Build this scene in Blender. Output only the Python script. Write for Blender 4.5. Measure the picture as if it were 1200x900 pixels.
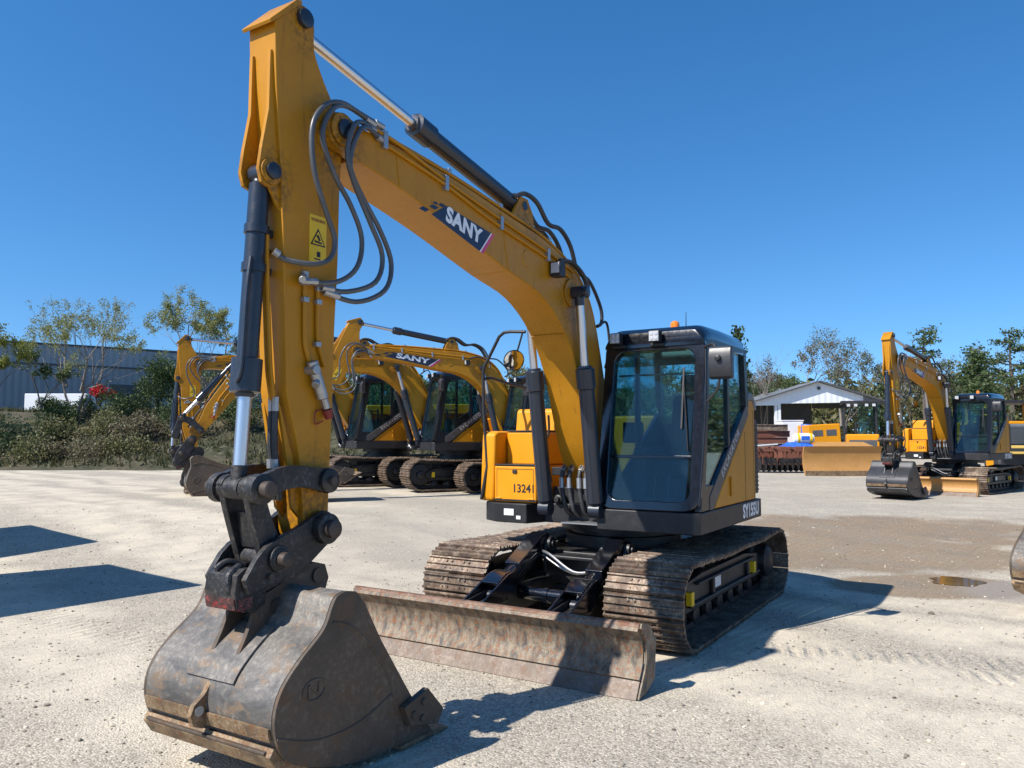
import bpy, bmesh, math, random
import numpy as np
from mathutils import Vector, Matrix, noise
R = math.radians
random.seed(7)
S = bpy.context.scene
COL = S.collection
for o in list(bpy.data.objects): bpy.data.objects.remove(o)

# ------------------------------------------------------------------ materials
MATS = {}
def new_mat(name):
    m = bpy.data.materials.new(name); m.use_nodes = True
    nt = m.node_tree; nt.nodes.clear()
    out = nt.nodes.new('ShaderNodeOutputMaterial')
    MATS[name] = m
    return m, nt, out
def nd(nt, typ, ins=None, **props):
    n = nt.nodes.new(typ)
    for k, v in props.items(): setattr(n, k, v)
    if ins:
        for k, v in ins.items():
            if isinstance(v, bpy.types.NodeSocket): nt.links.new(v, n.inputs[k])
            else: n.inputs[k].default_value = v
    return n
def c4(c): return (c[0], c[1], c[2], 1.0)
def ramp(nt, fac, stops):
    n = nt.nodes.new('ShaderNodeValToRGB'); nt.links.new(fac, n.inputs[0])
    e = n.color_ramp.elements
    while len(e) < len(stops): e.new(0.5)
    for i, (p, c) in enumerate(stops):
        e[i].position = p; e[i].color = c4(c) if not isinstance(c, (int, float)) else (c, c, c, 1)
    return n.outputs[0]
def mixc(nt, fac, a, b, mode='MIX'):
    n = nt.nodes.new('ShaderNodeMix'); n.data_type = 'RGBA'; n.blend_type = mode
    for idx, v in ((0, fac), (6, a), (7, b)):
        if isinstance(v, bpy.types.NodeSocket): nt.links.new(v, n.inputs[idx])
        elif isinstance(v, (int, float)): n.inputs[idx].default_value = v if idx == 0 else (v, v, v, 1)
        else: n.inputs[idx].default_value = c4(v)
    return n.outputs[2]
def mth(nt, op, a, b=0.0, clamp=False):
    n = nt.nodes.new('ShaderNodeMath'); n.operation = op; n.use_clamp = clamp
    for i, v in enumerate((a, b)):
        if isinstance(v, bpy.types.NodeSocket): nt.links.new(v, n.inputs[i])
        else: n.inputs[i].default_value = v
    return n.outputs[0]
def noise_tex(nt, vec, scale, detail=4, rough=0.55, dist=0.0):
    n = nd(nt, 'ShaderNodeTexNoise', {'Scale': scale, 'Detail': detail, 'Roughness': rough, 'Distortion': dist})
    nt.links.new(vec, n.inputs['Vector']); return n.outputs[0]
def obj_vec(nt, scale=(1, 1, 1)):
    tc = nt.nodes.new('ShaderNodeTexCoord')
    mp = nd(nt, 'ShaderNodeMapping', {'Scale': scale}); nt.links.new(tc.outputs['Object'], mp.inputs['Vector'])
    return mp.outputs[0]

def paint(name, col, rough=0.4, metal=0.0, dirt=0.25, dirtcol=(0.30, 0.25, 0.19), scale=5.0, var=0.12, bump=0.02, coat=0.0, stretch=(1, 1, 1), streak=0.0, spec=0.5, grease=False):
    """paint or metal with uneven tone, dust in soft patches, fine scratches in the gloss"""
    m, nt, out = new_mat(name)
    v = obj_vec(nt, stretch)
    n1 = noise_tex(nt, v, scale, 6, 0.6)
    n2 = noise_tex(nt, v, scale * 6, 5, 0.65)
    base = mixc(nt, ramp(nt, n1, [(0.3, 0.0), (0.7, 1.0)]), tuple(x * (1 - var) for x in col), tuple(min(1, x * (1 + var)) for x in col))
    d = mth(nt, 'MULTIPLY', ramp(nt, n1, [(0.45, 0.0), (0.75, 1.0)]), ramp(nt, n2, [(0.35, 0.0), (0.7, 1.0)]))
    d = mth(nt, 'MULTIPLY', d, dirt)
    base = mixc(nt, d, base, dirtcol)
    if streak > 0:          # thin run-down dirt and scuffs with a shape of their own
        vs = obj_vec(nt, (9, 9, 0.7)); st = ramp(nt, noise_tex(nt, vs, 2.2, 5, 0.7), [(0.58, 0.0), (0.74, 1.0)])
        sc = ramp(nt, noise_tex(nt, obj_vec(nt, (2, 2, 7)), 9.0, 3, 0.8, 1.5), [(0.70, 0.0), (0.73, 1.0)])
        base = mixc(nt, mth(nt, 'MULTIPLY', st, streak * 0.5), base, tuple(x * 0.42 for x in dirtcol))
        base = mixc(nt, mth(nt, 'MULTIPLY', sc, streak * 0.5), base, tuple(min(1, x * 1.25 + 0.03) for x in col))
    rg = mth(nt, 'ADD', mth(nt, 'MULTIPLY', n2, 0.25), rough - 0.12, True)
    if grease:              # grease and handling dirt round the pin bosses
        sp_ = nd(nt, 'ShaderNodeSeparateXYZ'); nt.links.new(v, sp_.inputs[0]); gm = None
        for gx, gz, gr in ((4.525, 3.60, 0.26), (4.972, 3.24, 0.20), (1.55, 3.06, 0.30), (4.76, 4.24, 0.18), (4.60, 1.42, 0.30), (2.2, 3.68, 0.2)):
            dx = mth(nt, 'SUBTRACT', sp_.outputs[0], gx); dz = mth(nt, 'MULTIPLY', mth(nt, 'SUBTRACT', sp_.outputs[2], gz), 0.75)
            dd = mth(nt, 'SQRT', mth(nt, 'ADD', mth(nt, 'MULTIPLY', dx, dx), mth(nt, 'MULTIPLY', dz, dz)))
            mk = mth(nt, 'SUBTRACT', 1.0, mth(nt, 'DIVIDE', dd, gr), True); gm = mk if gm is None else mth(nt, 'MAXIMUM', gm, mk)
        gm = mth(nt, 'MULTIPLY', mth(nt, 'MULTIPLY', gm, 1.6, True), ramp(nt, n2, [(0.38, 0.0), (0.62, 1.0)]))
        base = mixc(nt, mth(nt, 'MULTIPLY', gm, 0.6), base, (0.06, 0.035, 0.015))
    if metal == 1.0: rg = rough
    bm = nd(nt, 'ShaderNodeBump', {'Strength': 0.3, 'Distance': bump, 'Height': n2})
    p = nd(nt, 'ShaderNodeBsdfPrincipled', {'Base Color': base, 'Roughness': rg, 'Metallic': metal, 'Coat Weight': coat, 'Coat Roughness': 0.12, 'Specular IOR Level': spec})
    if bump > 0: nt.links.new(bm.outputs[0], p.inputs['Normal'])
    nt.links.new(p.outputs[0], out.inputs[0]); return m

YEL = (0.46, 0.198, 0.006)
paint('yellow_paint', YEL, 0.42, dirt=0.40, dirtcol=(0.24, 0.115, 0.03), bump=0.002, var=0.10, coat=0.0, streak=0.9, spec=0.30, grease=True)
paint('hood_yellow', (0.70, 0.275, 0.005), 0.45, dirt=0.25, dirtcol=(0.34, 0.19, 0.05), bump=0.002, var=0.06, coat=0.0, streak=0.5, spec=0.28)
paint('navy_black', (0.016, 0.021, 0.032), 0.34, dirt=0.10, dirtcol=(0.12, 0.11, 0.10), bump=0.002, coat=0.2)
paint('black_gloss', (0.004, 0.005, 0.008), 0.17, dirt=0.02, dirtcol=(0.08, 0.08, 0.08), bump=0.0, coat=0.6)
paint('black_satin', (0.006, 0.007, 0.010), 0.34, dirt=0.03, dirtcol=(0.08, 0.08, 0.08), bump=0.0)
paint('new_black', (0.030, 0.031, 0.034), 0.42, dirt=0.35, dirtcol=(0.12, 0.10, 0.08), bump=0.002)
paint('black_matt', (0.013, 0.013, 0.015), 0.5, dirt=0.22, dirtcol=(0.14, 0.12, 0.10), bump=0.003)
paint('frame_black', (0.014, 0.014, 0.015), 0.42, dirt=0.5, dirtcol=(0.13, 0.11, 0.09), bump=0.003)
paint('rubber', (0.030, 0.031, 0.033), 0.5, dirt=0.5, dirtcol=(0.16, 0.15, 0.14), bump=0.002)
paint('hose_grey', (0.075, 0.078, 0.082), 0.36, dirt=0.4, dirtcol=(0.20, 0.19, 0.17), bump=0.001)
paint('chrome', (0.66, 0.66, 0.68), 0.33, metal=1.0, dirt=0.05, bump=0.0, var=0.02)
paint('dusty_patch', (0.42, 0.39, 0.34), 0.9, dirt=0.3, bump=0.0)
paint('steel', (0.42, 0.42, 0.42), 0.42, metal=0.8, dirt=0.5, dirtcol=(0.18, 0.14, 0.10), bump=0.004)
paint('pin_steel', (0.075, 0.058, 0.048), 0.5, metal=0.4, dirt=0.7, dirtcol=(0.12, 0.075, 0.045), bump=0.004, scale=14)
paint('mirror_grey', (0.028, 0.029, 0.034), 0.4, dirt=0.2, bump=0.0)
paint('white_plastic', (0.75, 0.75, 0.74), 0.5, dirt=0.3, bump=0.001)
paint('lamp_lens', (0.45, 0.46, 0.48), 0.12, dirt=0.1, bump=0.001, coat=0.6)
paint('amber_lens', (0.85, 0.22, 0.01), 0.15, dirt=0.05, bump=0.0, coat=0.5)
paint('red_paint', (0.24, 0.022, 0.016), 0.5, dirt=1.0, dirtcol=(0.05, 0.035, 0.03), scale=22)
paint('decal_navy', (0.012, 0.020, 0.050), 0.4, dirt=0.12, bump=0.0)
paint('decal_white', (0.78, 0.80, 0.82), 0.45, dirt=0.15, bump=0.0)
paint('stripe_letter', (0.52, 0.52, 0.52), 0.5, dirt=0.3, bump=0.0)
paint('decal_pink', (0.62, 0.05, 0.16), 0.45, dirt=0.1, bump=0.0)
paint('decal_yellow', (0.80, 0.50, 0.01), 0.45, dirt=0.1, bump=0.0)
paint('decal_black', (0.012, 0.012, 0.012), 0.5, dirt=0.1, bump=0.0)
paint('grey_stripe', (0.050, 0.050, 0.052), 0.45, dirt=0.25, bump=0.0)
paint('grey_plastic', (0.13, 0.14, 0.15), 0.45, dirt=0.3, bump=0.001)
paint('seat_fabric', (0.012, 0.013, 0.016), 0.8, dirt=0.1, bump=0.002)
paint('mirror_glass', (0.85, 0.87, 0.88), 0.06, metal=1.0, dirt=0.04, bump=0.0, var=0.0)
paint('dozer_tan', (0.42, 0.215, 0.06), 0.55, dirt=0.8, dirtcol=(0.24, 0.135, 0.06), scale=2.2, var=0.15, streak=1.0)
paint('rust_red', (0.16, 0.055, 0.03), 0.75, dirt=0.6, dirtcol=(0.06, 0.04, 0.035), scale=8)
paint('shed_white', (0.74, 0.75, 0.76), 0.5, dirt=0.15, dirtcol=(0.45, 0.42, 0.38), scale=0.6, bump=0.0)
paint('shed_grey', (0.16, 0.17, 0.18), 0.6, dirt=0.2, scale=0.6, bump=0.0)
paint('shed_dark', (0.07, 0.075, 0.08), 0.7, dirt=0.2, scale=0.6, bump=0.0)
paint('blue_tarp', (0.02, 0.12, 0.55), 0.45, dirt=0.2, scale=6)
paint('teal_panel', (0.02, 0.06, 0.085), 0.3, dirt=0.2)

def steel_wear(name, dark, mid, rust, pale, stretch, rs, rough=0.5, metal=0.5):
    m, nt, out = new_mat(name)
    v = obj_vec(nt, stretch); v0 = obj_vec(nt)
    a = noise_tex(nt, v, rs, 8, 0.68, 0.4); b = noise_tex(nt, v, rs * 2.3, 6, 0.65); c = noise_tex(nt, v0, rs * 9, 5, 0.7)
    col = mixc(nt, ramp(nt, a, [(0.38, 0.0), (0.60, 1.0)]), dark, mid)
    col = mixc(nt, ramp(nt, b, [(0.52, 0.0), (0.62, 1.0)]), col, rust)
    e = mth(nt, 'MULTIPLY', ramp(nt, c, [(0.50, 0.0), (0.62, 1.0)]), ramp(nt, a, [(0.42, 0.0), (0.58, 1.0)]))
    col = mixc(nt, mth(nt, 'MULTIPLY', e, 0.75), col, pale)
    bm = nd(nt, 'ShaderNodeBump', {'Strength': 0.5, 'Distance': 0.006, 'Height': c})
    rg = mth(nt, 'ADD', mth(nt, 'MULTIPLY', b, 0.35), rough - 0.15, True)
    p = nd(nt, 'ShaderNodeBsdfPrincipled', {'Base Color': col, 'Roughness': rg, 'Metallic': metal, 'Normal': bm.outputs[0]})
    nt.links.new(p.outputs[0], out.inputs[0]); return m
steel_wear('blade_steel', (0.060, 0.055, 0.050), (0.235, 0.172, 0.10), (0.21, 0.082, 0.028), (0.24, 0.26, 0.265), (1, 1.5, 0.8), 12.0, 0.6, 0.1)
steel_wear('blade_lip', (0.12, 0.07, 0.045), (0.20, 0.12, 0.08), (0.16, 0.065, 0.03), (0.30, 0.24, 0.18), (1, 1, 1), 6.0, 0.6, 0.3)
steel_wear('blade_edge', (0.12, 0.092, 0.072), (0.165, 0.125, 0.095), (0.15, 0.095, 0.062), (0.25, 0.21, 0.17), (1, 1, 1), 5.0, 0.55, 0.3)
steel_wear('bucket_steel', (0.070, 0.067, 0.064), (0.165, 0.150, 0.130), (0.18, 0.125, 0.08), (0.28, 0.25, 0.21), (1, 0.8, 1.6), 3.4, 0.50, 0.25)
steel_wear('bucket_side_steel', (0.062, 0.047, 0.034), (0.090, 0.066, 0.046), (0.10, 0.060, 0.034), (0.15, 0.12, 0.09), (1, 1, 1), 3.0, 0.65, 0.08)
steel_wear('rust_band', (0.115, 0.08, 0.05), (0.27, 0.175, 0.085), (0.18, 0.085, 0.035), (0.36, 0.32, 0.27), (1, 1, 1), 9.0, 0.6, 0.3)
steel_wear('track_steel', (0.080, 0.055, 0.040), (0.20, 0.145, 0.10), (0.15, 0.085, 0.05), (0.46, 0.37, 0.27), (1, 1.4, 1), 5.0, 0.55, 0.35)
steel_wear('red_worn', (0.02, 0.018, 0.018), (0.10, 0.018, 0.014), (0.30, 0.025, 0.02), (0.25, 0.22, 0.2), (1, 1, 1), 16.0, 0.5, 0.1)
steel_wear('coupler_black', (0.014, 0.014, 0.015), (0.024, 0.023, 0.023), (0.045, 0.038, 0.032), (0.10, 0.095, 0.09), (1, 1, 1), 5.0, 0.42, 0.2)

def glass_mat(name, tint, refl=1.0):
    m, nt, out = new_mat(name)
    tr = nd(nt, 'ShaderNodeBsdfTransparent', {'Color': c4(tint)})
    gl = nd(nt, 'ShaderNodeBsdfGlossy', {'Color': (0.85, 0.95, 1.0, 1), 'Roughness': 0.02})
    fr = nd(nt, 'ShaderNodeFresnel', {'IOR': 1.5})
    f = mth(nt, 'MULTIPLY', fr.outputs[0], refl, True)
    v = obj_vec(nt)
    dust = nd(nt, 'ShaderNodeBsdfDiffuse', {'Color': (0.08, 0.15, 0.17, 1)})
    dn = mth(nt, 'ADD', mth(nt, 'MULTIPLY', ramp(nt, noise_tex(nt, v, 3.0, 5), [(0.35, 0.0), (0.75, 1.0)]), 0.07), 0.015)
    mx0 = nd(nt, 'ShaderNodeMixShader', {0: dn, 1: tr.outputs[0], 2: dust.outputs[0]})
    mx = nd(nt, 'ShaderNodeMixShader', {0: f, 1: mx0.outputs[0], 2: gl.outputs[0]})
    nt.links.new(mx.outputs[0], out.inputs[0]); return m
glass_mat('cab_glass', (0.66, 0.86, 0.88), 0.75)

def leaf_mat(name, c1, c2, c3, trans=0.35):
    m, nt, out = new_mat(name)
    g = nt.nodes.new('ShaderNodeNewGeometry')
    col = ramp(nt, g.outputs['Random Per Island'], [(0.0, c1), (0.5, c2), (1.0, c3)])
    d = nd(nt, 'ShaderNodeBsdfPrincipled', {'Base Color': col, 'Roughness': 0.6})
    t = nd(nt, 'ShaderNodeBsdfTranslucent', {'Color': col})
    mx = nd(nt, 'ShaderNodeMixShader', {0: trans, 1: d.outputs[0], 2: t.outputs[0]})
    nt.links.new(mx.outputs[0], out.inputs[0]); return m
leaf_mat('leaf_spring', (0.17, 0.19, 0.055), (0.24, 0.26, 0.08), (0.29, 0.28, 0.11), 0.45)
leaf_mat('leaf_olive', (0.105, 0.115, 0.045), (0.155, 0.16, 0.06), (0.20, 0.175, 0.08), 0.4)
leaf_mat('leaf_green', (0.045, 0.075, 0.020), (0.075, 0.115, 0.032), (0.115, 0.15, 0.045))
leaf_mat('leaf_dark', (0.034, 0.060, 0.024), (0.058, 0.094, 0.034), (0.09, 0.128, 0.046), 0.42)
leaf_mat('leaf_pine', (0.045, 0.08, 0.026), (0.08, 0.125, 0.04), (0.125, 0.165, 0.06), 0.42)
leaf_mat('leaf_brown', (0.13, 0.105, 0.065), (0.18, 0.145, 0.085), (0.17, 0.165, 0.085), 0.4)
leaf_mat('leaf_yellowgreen', (0.12, 0.15, 0.02), (0.20, 0.22, 0.035), (0.24, 0.23, 0.05))
leaf_mat('leaf_red', (0.60, 0.02, 0.03), (0.75, 0.03, 0.045), (0.55, 0.02, 0.02), 0.3)
leaf_mat('grass_blade', (0.05, 0.06, 0.018), (0.09, 0.09, 0.032), (0.17, 0.14, 0.07), 0.3)
paint('bark', (0.10, 0.082, 0.065), 0.9, dirt=0.3, scale=8, bump=0.02)
paint('bark_pale', (0.23, 0.20, 0.17), 0.9, dirt=0.3, scale=8, bump=0.02)

# ground ---------------------------------------------------------------
def ground_mat():
    m, nt, out = new_mat('crushed_stone')
    v = obj_vec(nt)
    sep = nd(nt, 'ShaderNodeSeparateXYZ'); nt.links.new(v, sep.inputs[0])
    X, Y = sep.outputs[0], sep.outputs[1]
    big = noise_tex(nt, v, 0.35, 5, 0.6); mid = noise_tex(nt, v, 1.7, 6, 0.65); fine = noise_tex(nt, v, 28, 4, 0.7)
    vor = nd(nt, 'ShaderNodeTexVoronoi', {'Scale': 72.0, 'Randomness': 1.0}); nt.links.new(v, vor.inputs['Vector'])
    vor2 = nd(nt, 'ShaderNodeTexVoronoi', {'Scale': 19.0, 'Randomness': 1.0}); nt.links.new(v, vor2.inputs['Vector'])
    bw = nd(nt, 'ShaderNodeRGBToBW'); nt.links.new(vor.outputs['Color'], bw.inputs[0])
    bw2 = nd(nt, 'ShaderNodeRGBToBW'); nt.links.new(vor2.outputs['Color'], bw2.inputs[0])
    dust = (0.52, 0.452, 0.342); stone = (0.295, 0.259, 0.203)
    base = mixc(nt, ramp(nt, mid, [(0.36, 0.0), (0.66, 1.0)]), stone, dust)
    base = mixc(nt, mth(nt, 'MULTIPLY', ramp(nt, big, [(0.42, 0.0), (0.56, 1.0)]), 0.65), base, (0.28, 0.247, 0.197))
    peb = ramp(nt, bw.outputs[0], [(0.1, (0.13, 0.112, 0.085)), (0.45, (0.38, 0.335, 0.263)), (0.9, (0.70, 0.63, 0.505))])
    base = mixc(nt, 0.5, base, peb)
    sp = ramp(nt, bw2.outputs[0], [(0.84, 0.0), (0.88, 1.0)])
    near2 = ramp(nt, vor2.outputs['Distance'], [(0.18, 1.0), (0.30, 0.0)])
    base = mixc(nt, mth(nt, 'MULTIPLY', mth(nt, 'MULTIPLY', sp, near2), 0.8), base, (0.22, 0.20, 0.18))
    # pale dusty wheel lanes, running from far left towards the near middle
    along = mth(nt, 'ADD', mth(nt, 'MULTIPLY', X, 0.69), mth(nt, 'MULTIPLY', Y, 0.72))      # across the lanes
    wob = mth(nt, 'MULTIPLY', mth(nt, 'SUBTRACT', big, 0.5), 3.0)
    u = mth(nt, 'ADD', along, wob)
    def band(center, half, soft):
        d = mth(nt, 'ABSOLUTE', mth(nt, 'SUBTRACT', u, center))
        return mth(nt, 'DIVIDE', mth(nt, 'SUBTRACT', half + soft, d), soft, True)
    lanes = mth(nt, 'MAXIMUM', band(5.2, 0.28, 0.5), mth(nt, 'MAXIMUM', band(6.5, 0.3, 0.5), mth(nt, 'MAXIMUM', mth(nt, 'MAXIMUM', band(8.3, 0.25, 0.4), band(9.7, 0.25, 0.4)), mth(nt, 'MAXIMUM', band(2.4, 0.4, 0.6), mth(nt, 'MAXIMUM', band(12.5, 0.3, 0.5), band(14.2, 0.3, 0.5))))))
    lanes = mth(nt, 'MULTIPLY', lanes, ramp(nt, mid, [(0.30, 0.25), (0.6, 1.0)]))
    base = mixc(nt, mth(nt, 'MULTIPLY', lanes, 0.8), base, (0.60, 0.525, 0.40))
    # damp brown earth to the right of the excavator
    def ell(cx, cy, rx, ry, amp, soft):
        dx = mth(nt, 'DIVIDE', mth(nt, 'SUBTRACT', X, cx), rx); dy = mth(nt, 'DIVIDE', mth(nt, 'SUBTRACT', Y, cy), ry)
        d = mth(nt, 'SQRT', mth(nt, 'ADD', mth(nt, 'MULTIPLY', dx, dx), mth(nt, 'MULTIPLY', dy, dy)))
        d = mth(nt, 'ADD', d, mth(nt, 'MULTIPLY', mth(nt, 'SUBTRACT', noise_tex(nt, v, 0.9, 5, 0.6), 0.5), amp))
        return mth(nt, 'DIVIDE', mth(nt, 'SUBTRACT', 1.0, d), soft, True)
    packed = ell(-0.5, 14.0, 4.5, 5.5, 0.9, 0.5)
    base = mixc(nt, mth(nt, 'MULTIPLY', packed, 0.6), base, (0.33, 0.295, 0.236))
    damp = mth(nt, 'MAXIMUM', ell(5.6, 12.2, 2.9, 1.9, 1.3, 0.25), mth(nt, 'MAXIMUM', ell(6.8, 14.4, 4.2, 1.9, 1.6, 0.35), ell(5.1, 9.7, 1.3, 0.85, 0.6, 0.15)))
    damp2 = ell(6.6, 9.2, 1.5, 1.0, 0.5, 0.2)
    dampc = ramp(nt, mid, [(0.3, (0.125, 0.084, 0.047)), (0.7, (0.26, 0.18, 0.105))])
    dampc = mixc(nt, 0.16, dampc, peb)
    base = mixc(nt, mth(nt, 'MULTIPLY', mth(nt, 'MULTIPLY', damp, ramp(nt, mid, [(0.30, 0.7), (0.6, 1.0)])), 0.98), base, dampc)
    base = mixc(nt, mth(nt, 'MULTIPLY', damp2, 0.6), base, (0.27, 0.25, 0.23))
    # tread prints: short ridges in two bands
    def prints(cx, cy, ang, length, width, step):
        ca, sa = math.cos(ang), math.sin(ang)
        px = mth(nt, 'ADD', mth(nt, 'MULTIPLY', mth(nt, 'SUBTRACT', X, cx), ca), mth(nt, 'MULTIPLY', mth(nt, 'SUBTRACT', Y, cy), sa))
        py = mth(nt, 'SUBTRACT', mth(nt, 'MULTIPLY', mth(nt, 'SUBTRACT', Y, cy), ca), mth(nt, 'MULTIPLY', mth(nt, 'SUBTRACT', X, cx), sa))
        px2 = mth(nt, 'ADD', px, mth(nt, 'MULTIPLY', mth(nt, 'SUBTRACT', mid, 0.5), 0.10))
        w = mth(nt, 'SINE', mth(nt, 'MULTIPLY', px2, 2 * math.pi / step)); w = mth(nt, 'SUBTRACT', mth(nt, 'MULTIPLY', mth(nt, 'ADD', mth(nt, 'MULTIPLY', w, 0.75), 0.55, True), 1.6), 0.8)
        mk = mth(nt, 'MULTIPLY', mth(nt, 'MULTIPLY', mth(nt, 'SUBTRACT', length, mth(nt, 'ABSOLUTE', px)), 2.0, True),
                 mth(nt, 'MULTIPLY', mth(nt, 'SUBTRACT', width, mth(nt, 'ABSOLUTE', py)), 8.0, True))
        mk = mth(nt, 'MULTIPLY', mk, ramp(nt, noise_tex(nt, v, 3.2, 5, 0.7), [(0.40, 0.0), (0.62, 1.0)]))
        return mth(nt, 'MULTIPLY', w, mk)
    pr = mth(nt, 'ADD', prints(3.25, 6.55, R(-16), 1.5, 0.24, 0.125), mth(nt, 'ADD', prints(-3.3, 7.2, R(-32), 2.2, 0.30, 0.13),
         mth(nt, 'ADD', prints(-2.0, 8.7, R(-32), 2.6, 0.30, 0.13), prints(4.3, 5.9, R(-14), 1.2, 0.22, 0.125))))
    h = mth(nt, 'ADD', mth(nt, 'MULTIPLY', pr, 2.2), mth(nt, 'ADD', mth(nt, 'MULTIPLY', fine, 0.5), mth(nt, 'MULTIPLY', mid, 1.6)))
    h = mth(nt, 'ADD', h, mth(nt, 'MULTIPLY', vor.outputs['Distance'], -0.8))
    rib = mth(nt, 'SINE', mth(nt, 'MULTIPLY', mth(nt, 'SUBTRACT', mth(nt, 'MULTIPLY', Y, 0.69), mth(nt, 'MULTIPLY', X, 0.72)), 52.0))
    h = mth(nt, 'ADD', h, mth(nt, 'MULTIPLY', mth(nt, 'MULTIPLY', rib, lanes), 0.55))
    h = mth(nt, 'SUBTRACT', h, mth(nt, 'MULTIPLY', lanes, 2.0))
    h = mth(nt, 'ADD', h, mth(nt, 'MULTIPLY', mth(nt, 'MULTIPLY', sp, near2), 0.6))
    bm = nd(nt, 'ShaderNodeBump', {'Strength': 0.68, 'Distance': 0.011, 'Height': h})
    rg = mth(nt, 'SUBTRACT', 0.95, mth(nt, 'MULTIPLY', damp, 0.12))
    p = nd(nt, 'ShaderNodeBsdfPrincipled', {'Base Color': base, 'Roughness': rg, 'Normal': bm.outputs[0], 'Specular IOR Level': 0.25})
    nt.links.new(p.outputs[0], out.inputs[0])
ground_mat()
def bank_mat():
    m, nt, out = new_mat('bank_soil')
    v = obj_vec(nt)
    a = noise_tex(nt, v, 0.5, 6, 0.65); b = noise_tex(nt, v, 4, 6, 0.7)
    col = mixc(nt, ramp(nt, a, [(0.42, 0.0), (0.58, 1.0)]), (0.035, 0.04, 0.015), (0.085, 0.07, 0.038))
    col = mixc(nt, ramp(nt, b, [(0.55, 0.0), (0.72, 1.0)]), col, (0.20, 0.17, 0.12))
    bm = nd(nt, 'ShaderNodeBump', {'Strength': 0.9, 'Distance': 0.12, 'Height': b})
    p = nd(nt, 'ShaderNodeBsdfPrincipled', {'Base Color': col, 'Roughness': 0.95, 'Normal': bm.outputs[0]})
    nt.links.new(p.outputs[0], out.inputs[0])
bank_mat()
def puddle_mat():
    m, nt, out = new_mat('muddy_water')
    v = obj_vec(nt)
    col = ramp(nt, noise_tex(nt, v, 1.3, 4), [(0.3, (0.10, 0.062, 0.028)), (0.7, (0.19, 0.115, 0.045))])
    p = nd(nt, 'ShaderNodeBsdfPrincipled', {'Base Color': col, 'Roughness': 0.06, 'IOR': 1.33})
    nt.links.new(p.outputs[0], out.inputs[0])
puddle_mat()
def ribbed_mat(name, col, step, axis, depth=0.03, rough=0.5):
    m, nt, out = new_mat(name)
    v = obj_vec(nt)
    sep = nd(nt, 'ShaderNodeSeparateXYZ'); nt.links.new(v, sep.inputs[0])
    w = mth(nt, 'SINE', mth(nt, 'MULTIPLY', sep.outputs[axis], 2 * math.pi / step))
    n = noise_tex(nt, v, 0.6, 4)
    c = mixc(nt, ramp(nt, n, [(0.3, 0.0), (0.7, 1.0)]), tuple(x * 0.9 for x in col), col)
    bm = nd(nt, 'ShaderNodeBump', {'Strength': 0.7, 'Distance': depth, 'Height': w})
    p = nd(nt, 'ShaderNodeBsdfPrincipled', {'Base Color': c, 'Roughness': rough, 'Normal': bm.outputs[0]})
    nt.links.new(p.outputs[0], out.inputs[0])
ribbed_mat('siding_white', (0.76, 0.78, 0.80), 0.45, 0, 0.012)
ribbed_mat('siding_grey', (0.25, 0.265, 0.275), 0.5, 0, 0.04)
ribbed_mat('siding_lightgrey', (0.31, 0.325, 0.335), 0.5, 0, 0.04)
def hazard_mat():
    m, nt, out = new_mat('hazard_stripes')
    v = obj_vec(nt)
    sep = nd(nt, 'ShaderNodeSeparateXYZ'); nt.links.new(v, sep.inputs[0])
    s = mth(nt, 'SINE', mth(nt, 'MULTIPLY', mth(nt, 'ADD', sep.outputs[1], sep.outputs[2]), 24.0))
    c = mixc(nt, mth(nt, 'GREATER_THAN', s, 0.0), (0.62, 0.42, 0.10), (0.03, 0.028, 0.025))
    p = nd(nt, 'ShaderNodeBsdfPrincipled', {'Base Color': c, 'Roughness': 0.5})
    nt.links.new(p.outputs[0], out.inputs[0])
hazard_mat()

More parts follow.
